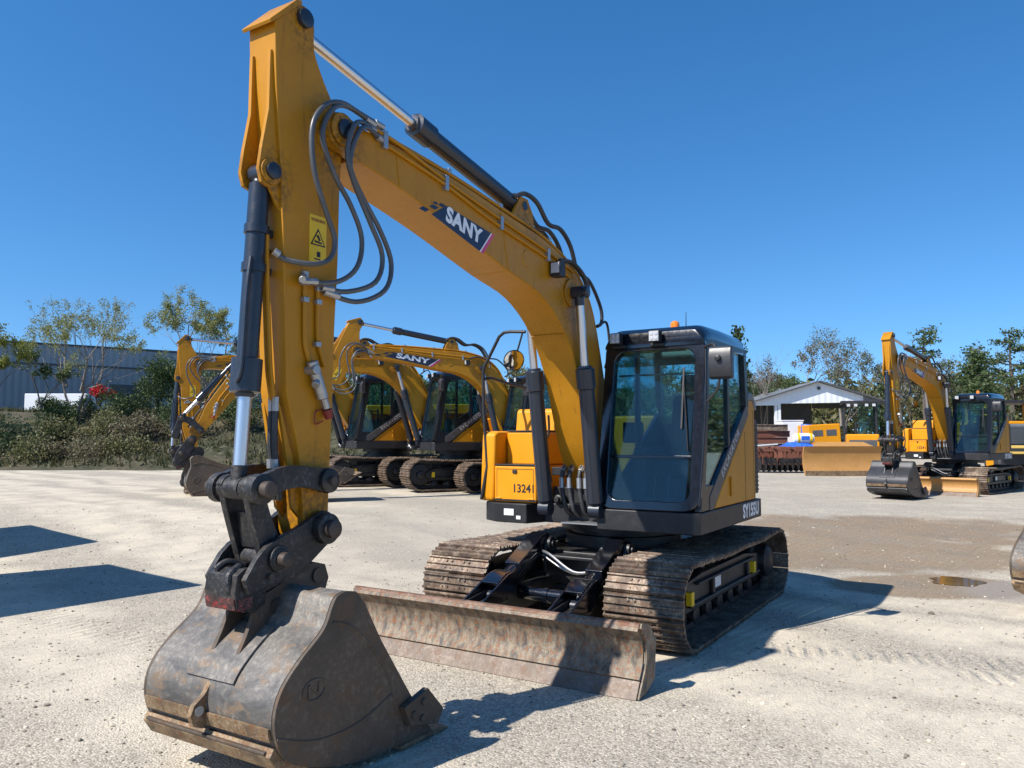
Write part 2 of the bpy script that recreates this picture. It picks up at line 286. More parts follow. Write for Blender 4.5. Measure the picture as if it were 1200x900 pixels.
# ------------------------------------------------------------------ mesh helpers
class MB:
    def __init__(s): s.v = []; s.f = []
    def add(s, vs, fs):
        b = len(s.v); s.v.extend([tuple(p) for p in vs]); s.f.extend([tuple(i + b for i in f) for f in fs]); return s
    def box(s, x0, x1, y0, y1, z0, z1, M=None):
        vs = [Vector((x, y, z)) for x in (x0, x1) for y in (y0, y1) for z in (z0, z1)]
        if M is not None: vs = [M @ p for p in vs]
        return s.add(vs, [(0, 1, 3, 2), (4, 6, 7, 5), (0, 4, 5, 1), (2, 3, 7, 6), (0, 2, 6, 4), (1, 5, 7, 3)])
    def prism(s, prof, y0, y1):
        """XZ outline extruded along Y"""
        n = len(prof)
        a = sum(prof[i][0] * prof[(i + 1) % n][1] - prof[(i + 1) % n][0] * prof[i][1] for i in range(n))
        if a < 0: prof = prof[::-1]
        vs = [(x, y0, z) for x, z in prof] + [(x, y1, z) for x, z in prof]
        fs = [tuple(range(n)), tuple(range(2 * n - 1, n - 1, -1))] + [(i, i + n, (i + 1) % n + n, (i + 1) % n) for i in range(n)]
        return s.add(vs, fs)
    def slab(s, prof, z0, z1):
        """XY outline extruded along Z"""
        n = len(prof)
        a = sum(prof[i][0] * prof[(i + 1) % n][1] - prof[(i + 1) % n][0] * prof[i][1] for i in range(n))
        if a < 0: prof = prof[::-1]
        vs = [(x, y, z0) for x, y in prof] + [(x, y, z1) for x, y in prof]
        fs = [tuple(range(n - 1, -1, -1)), tuple(range(n, 2 * n))] + [(i, (i + 1) % n, (i + 1) % n + n, i + n) for i in range(n)]
        return s.add(vs, fs)
    def wall(s, prof, y0, y1, t):
        """open XZ curve given thickness t on its left side, extruded along Y"""
        n = len(prof); off = []
        for i in range(n):
            a = Vector(prof[max(0, i - 1)]); b = Vector(prof[min(n - 1, i + 1)]); d = (b - a).normalized()
            off.append((prof[i][0] - d.y * t, prof[i][1] + d.x * t))
        ys = [y0, y1]
        vs = [(x, y, z) for y in ys for x, z in prof] + [(x, y, z) for y in ys for x, z in off]
        fs = []
        for i in range(n - 1):
            fs += [(i, i + 1, n + i + 1, n + i), (2 * n + i, 3 * n + i, 3 * n + i + 1, 2 * n + i + 1),
                   (i, 2 * n + i, 2 * n + i + 1, i + 1), (n + i, n + i + 1, 3 * n + i + 1, 3 * n + i)]
        fs += [(0, n, 3 * n, 2 * n), (n - 1, 3 * n - 1, 4 * n - 1, 2 * n - 1)]
        return s.add(vs, fs)
    def cyl(s, p0, p1, r0, r1=None, n=20, caps=True):
        p0 = Vector(p0); p1 = Vector(p1); r1 = r0 if r1 is None else r1
        d = (p1 - p0).normalized(); a = d.orthogonal().normalized(); b = d.cross(a)
        cs = [(math.cos(2 * math.pi * i / n), math.sin(2 * math.pi * i / n)) for i in range(n)]
        vs = [p0 + (a * c + b * q) * r0 for c, q in cs] + [p1 + (a * c + b * q) * r1 for c, q in cs]
        fs = [(i, (i + 1) % n, (i + 1) % n + n, i + n) for i in range(n)]
        if caps: fs += [tuple(range(n - 1, -1, -1)), tuple(range(n, 2 * n))]
        return s.add(vs, fs)
    def lathe(s, prof, p0, axis, n=24):
        """(distance along axis, radius) profile round an axis from p0"""
        p0 = Vector(p0); d = Vector(axis).normalized(); a = d.orthogonal().normalized(); b = d.cross(a)
        vs = []
        for t, r in prof:
            for i in range(n):
                w = 2 * math.pi * i / n
                vs.append(p0 + d * t + (a * math.cos(w) + b * math.sin(w)) * max(r, 1e-4))
        m = len(prof)
        fs = [(j * n + i, j * n + (i + 1) % n, (j + 1) * n + (i + 1) % n, (j + 1) * n + i) for j in range(m - 1) for i in range(n)]
        fs += [tuple(range(n - 1, -1, -1)), tuple(range((m - 1) * n, m * n))]
        return s.add(vs, fs)
    def ring(s, p0, axis, r_out, r_in, w, n=24):
        return s.lathe([(0, r_in), (0, r_out), (w, r_out), (w, r_in), (0, r_in)], p0, axis, n)
    def tube(s, pts, r, n=10, smooth=True, sub=5, rend=None):
        pts = [Vector(p) for p in pts]
        if smooth and len(pts) > 2:
            q = []
            for i in range(len(pts) - 1):
                p0 = pts[max(0, i - 1)]; p1 = pts[i]; p2 = pts[i + 1]; p3 = pts[min(len(pts) - 1, i + 2)]
                for k in range(sub):
                    t = k / sub
                    q.append(0.5 * ((2 * p1) + (p2 - p0) * t + (2 * p0 - 5 * p1 + 4 * p2 - p3) * t * t + (3 * p1 - p0 - 3 * p2 + p3) * t ** 3))
            q.append(pts[-1]); pts = q
        d = (pts[1] - pts[0]).normalized(); a = d.orthogonal().normalized()
        vs = []; m = len(pts)
        for i, p in enumerate(pts):
            d = (pts[min(m - 1, i + 1)] - pts[max(0, i - 1)]).normalized()
            a = (a - d * a.dot(d)).normalized(); b = d.cross(a)
            rr = r if rend is None else r + (rend - r) * i / (m - 1)
            for k in range(n):
                w = 2 * math.pi * k / n
                vs.append(p + (a * math.cos(w) + b * math.sin(w)) * rr)
        fs = [(j * n + i, j * n + (i + 1) % n, (j + 1) * n + (i + 1) % n, (j + 1) * n + i) for j in range(m - 1) for i in range(n)]
        fs += [tuple(range(n - 1, -1, -1)), tuple(range((m - 1) * n, m * n))]
        return s.add(vs, fs)
    def rrframe(s, w0, w1, h0, h1, iw0, iw1, ih0, ih1, ro, ri, t, M, k=6):
        """rounded-rectangle frame in local XY with depth t along -Z, placed by M"""
        def loop(a, b, c, d, r):
            L = []
            for cx, cy, st in ((b - r, d - r, 0), (a + r, d - r, 90), (a + r, c + r, 180), (b - r, c + r, 270)):
                for i in range(k + 1):
                    w = R(st + 90 * i / k); L.append((cx + r * math.cos(w), cy + r * math.sin(w)))
            return L
        O = loop(w0, w1, h0, h1, ro); I = loop(iw0, iw1, ih0, ih1, ri); n = len(O)
        vs = [M @ Vector((x, y, 0)) for x, y in O] + [M @ Vector((x, y, 0)) for x, y in I] + [M @ Vector((x, y, -t)) for x, y in O] + [M @ Vector((x, y, -t)) for x, y in I]
        fs = []
        for i in range(n):
            j = (i + 1) % n
            fs += [(i, j, n + j, n + i), (2 * n + i, 3 * n + i, 3 * n + j, 2 * n + j), (i, 2 * n + i, 2 * n + j, j), (n + i, n + j, 3 * n + j, 3 * n + i)]
        return s.add(vs, fs)

def build(name, mb, mat, parent=None, bevel=0.0, seg=2, sharp=32, flat=False):
    me = bpy.data.meshes.new(name); me.from_pydata(mb.v, [], mb.f); me.update()
    bm = bmesh.new(); bm.from_mesh(me); bmesh.ops.recalc_face_normals(bm, faces=bm.faces); bm.to_mesh(me); bm.free()
    me.materials.append(MATS[mat])
    if not flat:
        me.polygons.foreach_set('use_smooth', [True] * len(me.polygons)); me.set_sharp_from_angle(angle=R(sharp))
    o = bpy.data.objects.new(name, me); COL.objects.link(o)
    if parent is not None: o.parent = parent
    if bevel:
        b = o.modifiers.new('bevel', 'BEVEL'); b.width = bevel; b.segments = seg; b.limit_method = 'ANGLE'; b.angle_limit = R(40); b.harden_normals = True
    return o
def split_far(name):
    """pieces of one mesh that stand apart become objects of their own (siblings under the same parent)"""
    for o in [q for q in bpy.data.objects if q.type == 'MESH' and q.name.split('.')[0] == name]:
        me = o.data; n = len(me.vertices); par = list(range(n))
        def find(a):
            while par[a] != a: par[a] = par[par[a]]; a = par[a]
            return a
        for e in me.edges:
            a, b = find(e.vertices[0]), find(e.vertices[1])
            if a != b: par[a] = b
        isl = {}
        for i in range(n): isl.setdefault(find(i), []).append(i)
        bx = []
        for vs in isl.values():
            c = [me.vertices[i].co for i in vs]
            bx.append(([min(p[k] for p in c) - 0.002 for k in range(3)], [max(p[k] for p in c) + 0.002 for k in range(3)], vs))
        cl = list(range(len(bx)))
        for i in range(len(bx)):
            for j in range(i):
                if all(bx[i][0][k] <= bx[j][1][k] and bx[j][0][k] <= bx[i][1][k] for k in range(3)):
                    a, b = cl[i], cl[j]; cl = [b if q == a else q for q in cl]
        groups = sorted(set(cl))
        if len(groups) < 2: continue
        own = {}
        for i, (lo, hi_, vs) in enumerate(bx):
            for v in vs: own[v] = cl[i]
        for gi, g in enumerate(groups):
            mp = {}; V = []
            for i in range(n):
                if own[i] == g: mp[i] = len(V); V.append(tuple(me.vertices[i].co))
            F_ = [tuple(mp[i] for i in p.vertices) for p in me.polygons if own[p.vertices[0]] == g]
            m2 = bpy.data.meshes.new(name); m2.from_pydata(V, [], F_); m2.update(); m2.materials.append(me.materials[0])
            m2.polygons.foreach_set('use_smooth', [True] * len(m2.polygons)); m2.set_sharp_from_angle(angle=R(32))
            if gi == 0: first = m2
            else:
                c = o.copy(); c.data = m2; COL.objects.link(c); c.parent = o.parent
                if o.name in POSE: POSE[c.name] = POSE[o.name]
        o.data = first
POSE = {}
def quick(name, verts, faces, mat, parent=None):
    me = bpy.data.meshes.new(name); me.from_pydata(verts, [], faces); me.update(); me.materials.append(MATS[mat])
    o = bpy.data.objects.new(name, me); COL.objects.link(o)
    if parent is not None: o.parent = parent
    return o
def tag(o, label=None, cat=None, group=None, kind=None):
    if label: o['label'] = label
    if cat: o['category'] = cat
    if group: o['group'] = group
    if kind: o['kind'] = kind
    return o
def thing(name, label, cat, loc=(0, 0, 0), rz=0.0, group=None):
    o = bpy.data.objects.new(name, None); COL.objects.link(o); o.location = loc; o.rotation_euler = (0, 0, rz); o.empty_display_size = 0.3
    return tag(o, label, cat, group)
def text(name, body, size, mat, parent, origin, right, up, bold=0.0, xs=1.0, depth=0.002, spacing=1.0, shear=0.0):
    cu = bpy.data.curves.new('t', 'FONT'); cu.body = body; cu.size = size; cu.offset = bold; cu.extrude = depth; cu.align_x = 'CENTER'; cu.align_y = 'CENTER'
    cu.space_character = spacing; cu.shear = shear; cu.resolution_u = 3
    t = bpy.data.objects.new('t', cu); COL.objects.link(t)
    dg = bpy.context.evaluated_depsgraph_get(); me = bpy.data.meshes.new_from_object(t.evaluated_get(dg))
    bpy.data.objects.remove(t); bpy.data.curves.remove(cu)
    r = Vector(right).normalized(); u = Vector(up); u = (u - r * u.dot(r)).normalized(); n = r.cross(u)
    for vtx in me.vertices:
        c = vtx.co.copy(); vtx.co = Vector(origin) + r * c.x * xs + u * c.y + n * c.z
    me.name = name; me.materials.clear(); me.materials.append(MATS[mat])
    o = bpy.data.objects.new(name, me); COL.objects.link(o); o.parent = parent
    return o
def circ(cx, cz, r, a0, a1, n): return [(cx + r * math.cos(R(a0 + (a1 - a0) * i / n)), cz + r * math.sin(R(a0 + (a1 - a0) * i / n))) for i in range(n + 1)]
def smooth_curve(pts, sub=4):
    q = []
    for i in range(len(pts) - 1):
        p0, p1, p2, p3 = (Vector(pts[max(0, i - 1)]), Vector(pts[i]), Vector(pts[i + 1]), Vector(pts[min(len(pts) - 1, i + 2)]))
        for k in range(sub):
            t = k / sub; v = 0.5 * ((2 * p1) + (p2 - p0) * t + (2 * p0 - 5 * p1 + 4 * p2 - p3) * t * t + (3 * p1 - p0 - 3 * p2 + p3) * t ** 3)
            q.append((v.x, v.y))
    q.append(tuple(pts[-1])); return q

# ------------------------------------------------------------------ the excavator
FOOT = Vector((0.5, 0, 1.35)); PIVOT = Vector((4.525, 0, 3.672)); TIP = Vector((4.597, 0, 1.277))
# POSE: direct child of the root -> which joint carries it
def part(root, name, mb, mat, pose='base', bevel=0.0, **k):
    o = build(name, mb, mat, root, bevel, **k); POSE[o.name] = pose; return o
def yz(x0, x1, *a): pass

def hydraulic(root, name, p0, p1, kind, barrel_len, rb, rr, gland=0.03, mat='navy_black', collars=()):
    """barrel along local Z from its base eye, rod as a child reaching back from the far eye"""
    mb = MB()
    mb.cyl((-0.0, -rb * 0.75, 0), (0, rb * 0.75, 0), rb * 0.95)
    mb.lathe([(0.0, rb * 0.6), (rb * 0.9, rb * 0.75), (rb * 1.1, rb), (barrel_len - 0.22, rb), (barrel_len - 0.21, rb * (1 + gland * 8)),
              (barrel_len - 0.03, rb * (1 + gland * 8)), (barrel_len - 0.02, rb * 0.9), (barrel_len, rb * 0.85)], (0, 0, 0), (0, 0, 1), 28)
    for c in collars: mb.lathe([(c, rb * 1.02), (c + 0.002, rb * 1.18), (c + 0.05, rb * 1.18), (c + 0.052, rb * 1.02)], (0, 0, 0), (0, 0, 1), 28)
    o = build(name, mb, mat, root); POSE[o.name] = kind
    L = (Vector(p1) - Vector(p0)).length
    rd = MB(); rd.cyl((0, 0, -(L - barrel_len) - 0.25), (0, 0, -rr), rr, n=24)
    r = build('rod', rd, 'chrome', o)
    ey = MB(); ey.cyl((0, -rr * 1.4, 0), (0, rr * 1.4, 0), rr * 1.5); ey.cyl((0, 0, -rr * 3.2), (0, 0, -rr * 0.6), rr * 1.15)
    build('rod_eye', ey, 'navy_black' if kind != 'bucketcyl' else 'coupler_black', r)
    return o
def aim(o, p0, p1):
    p0 = Vector(p0); p1 = Vector(p1); d = (p1 - p0)
    z = d.normalized(); y = Vector((0, 1, 0)); x = y.cross(z).normalized(); y = z.cross(x)
    o.matrix_local = Matrix(((x.x, y.x, z.x, p0.x), (x.y, y.y, z.y, p0.y), (x.z, y.z, z.z, p0.z), (0, 0, 0, 1)))
    [c for c in o.children if c.name.startswith('rod')][0].location = (0, 0, d.length)

def make_track(root, s):
    y0, y1 = (0.61, 1.31) if s > 0 else (-1.31, -0.61)
    cx, cz, r = 1.44, 0.385, 0.342; bx = -1.47
    # belt path
    N = 48; path = []
    seg_b = (1.44 + 1.47); arc = math.pi * r; total = 2 * seg_b + 2 * arc
    for i in range(N):
        t = total * i / N
        if t < seg_b:
            u = t / seg_b; path.append((bx + seg_b * u, cz - r, 1, 0))
        elif t < seg_b + arc:
            w = (t - seg_b) / r - math.pi / 2; path.append((cx + r * math.cos(w), cz + r * math.sin(w), -math.sin(w), math.cos(w)))
        elif t < 2 * seg_b + arc:
            u = (t - seg_b - arc) / seg_b; sag = -0.035 * math.sin(math.pi * u) * (0.6 + 0.4 * math.sin(2 * math.pi * u) ** 2)
            path.append((cx - seg_b * u, cz + r + sag, -1, 0.10 * math.cos(math.pi * u) * 0.35))
        else:
            w = (t - 2 * seg_b - arc) / r + math.pi / 2; path.append((bx + r * math.cos(w), cz + r * math.sin(w), -math.sin(w), math.cos(w)))
    p = total / N; mb = MB(); ym = (y0 + y1) / 2
    for (x, z, tx, tz) in path:
        l = math.hypot(tx, tz); tx /= l; tz /= l; nx, nz = tz, -tx      # outward normal
        h = p * 0.49
        sec = [(-h, 0.006), (-h + 0.012, 0.034), (-h + 0.026, 0.034), (-h + 0.034, 0.010), (-0.012, 0.010), (-0.006, 0.028), (0.008, 0.028), (0.014, 0.010),
               (h - 0.03, 0.010), (h - 0.024, 0.030), (h - 0.010, 0.030), (h - 0.004, 0.006), (h, -0.010), (-h + 0.004, -0.012)]
        jy = random.uniform(-0.004, 0.004); jn = random.uniform(-0.002, 0.003)
        mb.prism([(x + tx * a + nx * (b + jn), z + tz * a + nz * (b + jn)) for a, b in sec], y0 + jy, y1 + jy)
        for dy in (-0.13, -0.07, 0.07, 0.13):                               # bolt heads
            for a in (-0.042, 0.036):
                c = (x + tx * a + nx * 0.010, ym + dy, z + tz * a + nz * 0.010)
                mb.cyl(c, (c[0] + nx * 0.013, c[1], c[2] + nz * 0.013), 0.013, n=6)
    o = part(root, 'track', mb, 'track_steel')
    ch = MB()
    for (x, z, tx, tz) in path:                                            # chain links
        l = math.hypot(tx, tz); tx /= l; tz /= l; nx, nz = tz, -tx
        for yy in (ym - 0.085, ym + 0.06):
            ch.prism([(x + tx * a + nx * b, z + tz * a + nz * b) for a, b in ((-p * 0.55, -0.02), (p * 0.55, -0.02), (p * 0.55, -0.075), (-p * 0.55, -0.075))], yy, yy + 0.025)
    build('track_chain', ch, 'frame_black', o)
    idl = MB(); idl.lathe([(0, 0.22), (0.01, 0.255), (0.05, 0.265), (0.07, 0.25), (0.13, 0.25), (0.15, 0.265), (0.19, 0.255), (0.20, 0.22), (0.20, 0.1), (0.24, 0.09), (0.26, 0.05)], (cx, ym - 0.1, cz), (0, 1, 0), 32)
    build('idler', idl, 'frame_black', o)
    sp = MB(); sp.lathe([(0, 0.24), (0.04, 0.25), (0.08, 0.25), (0.12, 0.24), (0.14, 0.19), (0.26, 0.18), (0.30, 0.12), (0.31, 0.03)] if s > 0 else
                        [(0, 0.03), (0.01, 0.12), (0.05, 0.18), (0.17, 0.19), (0.19, 0.24), (0.23, 0.25), (0.27, 0.25), (0.31, 0.24)], (bx, ym - (0.06 if s > 0 else 0.25), cz), (0, 1, 0), 32)
    for k in range(19):
        w = 2 * math.pi * k / 19; c = Vector((bx + 0.265 * math.cos(w), ym, cz + 0.265 * math.sin(w)))
        sp.cyl(c + Vector((0, -0.03, 0)), c + Vector((0, 0.03, 0)), 0.026, n=8)
    build('sprocket', sp, 'frame_black', o)
    for k in range(7):
        x = -1.08 + k * 0.36; rl = MB(); rl.lathe([(0, 0.06), (0.01, 0.085), (0.05, 0.09), (0.06, 0.07), (0.14, 0.07), (0.15, 0.09), (0.19, 0.085), (0.20, 0.06)], (x, ym - 0.1, 0.165), (0, 1, 0), 16)
        build('roller', rl, 'frame_black', o)
    for x in (-0.55, 0.5):
        rl = MB(); rl.lathe([(0, 0.05), (0.02, 0.07), (0.16, 0.07), (0.18, 0.05)], (x, ym - 0.09, 0.60), (0, 1, 0), 16); build('carrier_roller', rl, 'frame_black', o)
    fr = MB(); w = 0.15
    fr.prism([(-1.25, 0.25), (1.20, 0.25), (1.32, 0.34), (1.32, 0.43), (1.16, 0.52), (0.7, 0.555), (-0.7, 0.555), (-1.22, 0.50)], ym - w, ym + w)
    yo = ym + s * w
    fr.prism([(-1.15, 0.30), (1.14, 0.30), (1.14, 0.33), (-1.15, 0.33)], min(yo, yo + s * 0.045), max(yo, yo + s * 0.045))
    fr.prism([(-0.95, 0.475), (0.95, 0.475), (0.95, 0.50), (-0.95, 0.50)], min(yo, yo + s * 0.05), max(yo, yo + s * 0.05))
    for x in (-0.75, 0.45): fr.prism([(x, 0.33), (x + 0.05, 0.33), (x + 0.05, 0.475), (x, 0.475)], min(yo, yo + s * 0.04), max(yo, yo + s * 0.04))
    for x in (-0.55, 0.5): fr.prism([(x - 0.04, 0.55), (x + 0.04, 0.55), (x + 0.04, 0.62), (x - 0.04, 0.62)], ym - 0.13, ym - 0.1)
    build('track_frame', fr, 'frame_black', o, 0.012)
    for x in (-0.92, 1.12):
        g = MB(); g.box(x, x + 0.07, min(yo + s * 0.004, yo + s * 0.062), max(yo + s * 0.004, yo + s * 0.062), 0.33, 0.45); build('tie_down_plate', g, 'decal_yellow', o, 0.006)
    lb = MB(); lb.box(0.18, 0.36, min(yo + s * 0.003, yo + s * 0.008), max(yo + s * 0.003, yo + s * 0.008), 0.36, 0.46); build('label_plate', lb, 'white_plastic', o)
    return o

def make_excavator(label):
    root = thing('excavator', label, 'excavator', (0, 0, 0), 0, 'yellow excavators parked on the yard')
    # ---- undercarriage
    make_track(root, 1); make_track(root, -1)
    mb = MB()
    mb.slab([(0.75, -0.55), (0.95, -0.45), (0.95, 0.45), (0.75, 0.55), (-0.75, 0.55), (-0.95, 0.45), (-0.95, -0.45), (-0.75, -0.55)], 0.36, 0.68)
    for s in (1, -1):
        for x in (0.55, -0.75): mb.box(x, x + 0.26, min(s * 0.5, s * 0.85), max(s * 0.5, s * 0.85), 0.34, 0.56)
    mb.box(0.9, 1.12, -0.55, 0.55, 0.62, 0.66)
    part(root, 'chassis_frame', mb, 'frame_black', bevel=0.015)
    mb = MB(); mb.lathe([(0, 0.62), (0.12, 0.62), (0.125, 0.55), (0.17, 0.55), (0.175, 0.66), (0.27, 0.66)], (0, 0, 0.675), (0, 0, 1), 48)
    part(root, 'swing_ring', mb, 'frame_black')
    # ---- dozer blade
    face = smooth_curve([(2.745, 0.485), (2.690, 0.435), (2.640, 0.33), (2.650, 0.21), (2.715, 0.11)], 4)
    mb = MB(); mb.wall(face, -1.325, 1.325, 0.03)
    blade = part(root, 'dozer_blade', mb, 'blade_steel')
    lip = MB(); lip.prism(circ(2.712, 0.474, 0.036, 0, 360, 16)[:-1], -1.328, 1.328); build('blade_lip', lip, 'blade_lip', blade)
    ce = MB(); ce.prism([(2.722, 0.118), (2.800, 0.002), (2.775, -0.002), (2.695, 0.105)], -1.325, 1.325); build('cutting_edge', ce, 'blade_edge', blade, 0.004)
    for s in (1, -1):
        sp = MB(); sp.prism([(a_ + 0.006, b_) for a_, b_ in face[1:]] + [(2.79, 0.01), (2.66, 0.02), (2.50, 0.08), (2.46, 0.36), (2.60, 0.485), (2.72, 0.51)], min(s * 1.329, s * 1.345), max(s * 1.329, s * 1.345)); build('end_plate', sp, 'blade_steel', blade, 0.004)
    edge_bead = MB()
    edge_bead.tube([(p[0] + 0.002, 0.66, p[1]) for p in face[1:]], 0.009, 6)
    build('shadow_edge_bead', edge_bead, 'blade_edge', blade)  # bead imitating the bright edge of the arm's shadow on the blade
    bk = MB(); bk.box(2.46, 2.60, -1.2, 1.2, 0.10, 0.20); bk.box(2.50, 2.63, -1.2, 1.2, 0.33, 0.40)
    for y in (-0.9, -0.55, 0.55, 0.9): bk.box(2.45, 2.62, y - 0.012, y + 0.012, 0.08, 0.42)
    build('blade_stiffener', bk, 'frame_black', blade, 0.008)
    for s in (1, -1):
        y = s * 0.42
        la = MB(); la.prism([(0.85, 0.30), (0.95, 0.22), (1.9, 0.16), (2.5, 0.12), (2.5, 0.34), (2.05, 0.36), (1.75, 0.40), (1.2, 0.42), (0.9, 0.42)], y - 0.05, y + 0.05)
        for q in (-0.085, 0.06): la.prism([(1.72, 0.36), (1.86, 0.46), (1.96, 0.43), (2.45, 0.36), (2.5, 0.2), (1.9, 0.2)], y + q, y + q + 0.025)
        part(root, 'blade_arm', la, 'frame_black', bevel=0.01)
        br = MB()
        for q in (-0.105, 0.075): br.prism([(0.85, 0.45), (0.95, 0.80), (1.02, 0.835), (1.10, 0.81), (1.13, 0.74), (1.15, 0.5)], y + q, y + q + 0.03)
        part(root, 'cylinder_bracket', br, 'frame_black', bevel=0.008)
        pn = MB(); pn.cyl((1.05, y - 0.15, 0.755), (1.05, y + 0.15, 0.755), 0.038); pn.cyl((1.05, y - 0.13, 0.755), (1.05, y - 0.105, 0.755), 0.07); pn.cyl((1.05, y + 0.105, 0.755), (1.05, y + 0.13, 0.755), 0.07)
        pn.cyl((1.90, y - 0.11, 0.375), (1.90, y + 0.11, 0.375), 0.032)
        part(root, 'pivot_pin', pn, 'frame_black')
        gd = MB(); gd.prism([(1.00, 0.83), (1.07, 0.868), (1.16, 0.85), (1.60, 0.635), (1.58, 0.575), (1.14, 0.77)], y - 0.085, y + 0.085)
        for q in (-0.11, 0.085): gd.prism([(1.64, 0.50), (1.72, 0.585), (1.82, 0.57), (2.30, 0.37), (2.3, 0.28), (1.85, 0.33)], y + q, y + q + 0.025)
        gd.prism([(1.70, 0.56), (1.73, 0.59), (1.83, 0.575), (1.98, 0.51), (1.96, 0.48), (1.82, 0.54)], y - 0.085, y + 0.085)
        part(root, 'cylinder_guard', gd, 'black_gloss', bevel=0.01)
        h = hydraulic(root, 'blade_cylinder', (1.05, y, 0.755), (1.90, y, 0.375), 'fixed', 0.70, 0.078, 0.036, 0.03, 'black_gloss')
        aim(h, (1.05, y, 0.755), (1.90, y, 0.375))
    mb = MB(); mb.lathe([(0, 0.062), (0.28, 0.062), (0.285, 0.072), (0.33, 0.072), (0.335, 0.062), (0.76, 0.062)], (1.54, -0.38, 0.36), (0, 1, 0), 24)
    part(root, 'cross_tube', mb, 'black_gloss')
    mb = MB(); mb.tube([(1.16, -0.36, 0.70), (1.30, -0.18, 0.69), (1.36, 0.10, 0.56), (1.30, 0.28, 0.58), (1.22, 0.36, 0.66)], 0.013)
    mb.tube([(1.16, -0.34, 0.66), (1.22, -0.1, 0.56), (1.12, 0.0, 0.5), (0.98, 0.02, 0.5)], 0.012)
    part(root, 'blade_hose', mb, 'steel')
    # ---- upper deck
    tail = [(-1.50 * math.cos(R(a)), 1.50 * math.sin(R(a))) for a in range(54, -55, -9)]
    deck = [(1.21, 0.27), (1.21, 1.20), (1.16, 1.255), (-0.87, 1.255)] + tail + [(-0.87, -1.19), (1.02, -1.10), (1.14, -0.90), (1.14, -0.54), (0.90, -0.45), (0.90, 0.27)]
    mb = MB(); mb.slab(deck, 0.945, 1.14)
    part(root, 'deck_skirt', mb, 'black_matt', bevel=0.02)
    tray = MB(); tray.box(0.905, 1.13, -0.16, 0.262, 0.972, 0.984); part(root, 'hose_tray', tray, 'steel')
    mb = MB(); mb.slab([(x * 0.985, y * 0.985) for x, y in [(-0.87, 1.19)] + tail + [(-0.87, -1.19)]], 1.143, 1.98)
    part(root, 'counterweight', mb, 'hood_yellow', bevel=0.05, seg=3)
    mb = MB(); mb.box(-0.86, -0.40, -1.12, 1.17, 1.143, 2.05); mb.box(-1.15, -0.87, -0.8, 0.85, 1.983, 2.06)
    part(root, 'engine_hood', mb, 'hood_yellow', bevel=0.03)
    mb = MB(); mb.cyl((-0.95, 0.45, 2.06), (-0.95, 0.45, 2.32), 0.05); part(root, 'exhaust_pipe', mb, 'black_matt')
    # side panel behind the cab
    mb = MB(); mb.prism([(0.74, 1.145), (-0.40, 1.985), (-0.44, 2.17), (-0.50, 2.20), (-0.63, 2.20), (-0.70, 2.12), (-0.70, 1.145)], 1.17, 1.243)
    panel = part(root, 'side_panel', mb, 'yellow_paint', bevel=0.012)
    cap = MB(); cap.prism([(-0.43, 2.19), (-0.43, 2.25), (-0.50, 2.285), (-0.62, 2.275), (-0.74, 2.19), (-0.78, 2.10), (-0.71, 2.10), (-0.64, 2.205)], 1.10, 1.25); build('corner_cap', cap, 'grey_plastic', panel, 0.012)
    vt = MB(); vt.prism([(-0.715, 1.20), (-0.84, 1.20), (-0.84, 1.93), (-0.80, 2.0), (-0.715, 2.0)], 1.14, 1.235)
    for k in range(16): vt.box(-0.835, -0.72, 1.235, 1.243, 1.23 + k * 0.046, 1.25 + k * 0.046)
    build('air_vent', vt, 'black_matt', panel, 0.004)
    sm = MB(); sm.box(-0.315, -0.305, 1.2435, 1.2445, 1.15, 1.86); sm.box(-0.64, -0.63, 1.2435, 1.2445, 1.15, 2.1); build('door_seam', sm, 'black_matt', panel)
    hd = MB(); hd.box(0.20, 0.24, 1.243, 1.262, 1.23, 1.42); build('panel_handle', hd, 'yellow_paint', panel, 0.008)
    st = MB(); st.prism([(0.90, 1.146), (0.90, 1.27), (-0.40, 2.175), (-0.42, 2.035), (0.80, 1.146)], 1.236, 1.256); stripe = part(root, 'side_stripe', st, 'grey_stripe', bevel=0.006)
    d = Vector((-1.22, 0, 0.87)).normalized()
    text('stripe_lettering', 'EXCAVATOR', 0.108, 'stripe_letter', stripe, (0.24, 1.2575, 1.655), d, (0.5, 0, 1), 0.0005, 1.0, 0.0006, 1.2)
    text('model_lettering', 'SY155U', 0.185, 'decal_white', root, (-0.45, 1.2565, 1.043), (-1, 0, 0), (0, 0, 1), 0.007, 0.95, 0.0008, 1.06)
    # ---- right-hand toolbox, steps and rail
    mb = MB()
    mb.box(0.45, 1.085, -0.955, -0.455, 1.146, 1.515)
    tb = part(root, 'toolbox', mb, 'hood_yellow', bevel=0.018)
    text('unit_number', '13241', 0.115, 'decal_black', tb, (1.0875, -0.60, 1.285), (0, 1, 0), (0, 0, 1), 0.002, 0.95, 0.0006)
    lt = MB(); lt.box(1.085, 1.098, -0.73, -0.68, 1.44, 1.475); build('box_latch', lt, 'black_matt', tb, 0.003)
    for yy in (-0.90, -0.51): hg = MB(); hg.cyl((1.089, yy - 0.03, 1.185), (1.089, yy + 0.03, 1.185), 0.008, n=8); build('box_hinge', hg, 'hood_yellow', tb)
    sm = MB(); sm.box(1.0852, 1.0862, -0.925, -0.92, 1.19, 1.48); sm.box(1.0852, 1.0862, -0.49, -0.485, 1.19, 1.48); sm.box(1.0852, 1.0862, -0.925, -0.485, 1.478, 1.483); build('box_seam', sm, 'black_matt', tb)
    mb = MB(); mb.box(0.30, 0.845, -0.955, -0.455, 1.518, 1.862); part(root, 'fuel_tank', mb, 'hood_yellow', bevel=0.02)
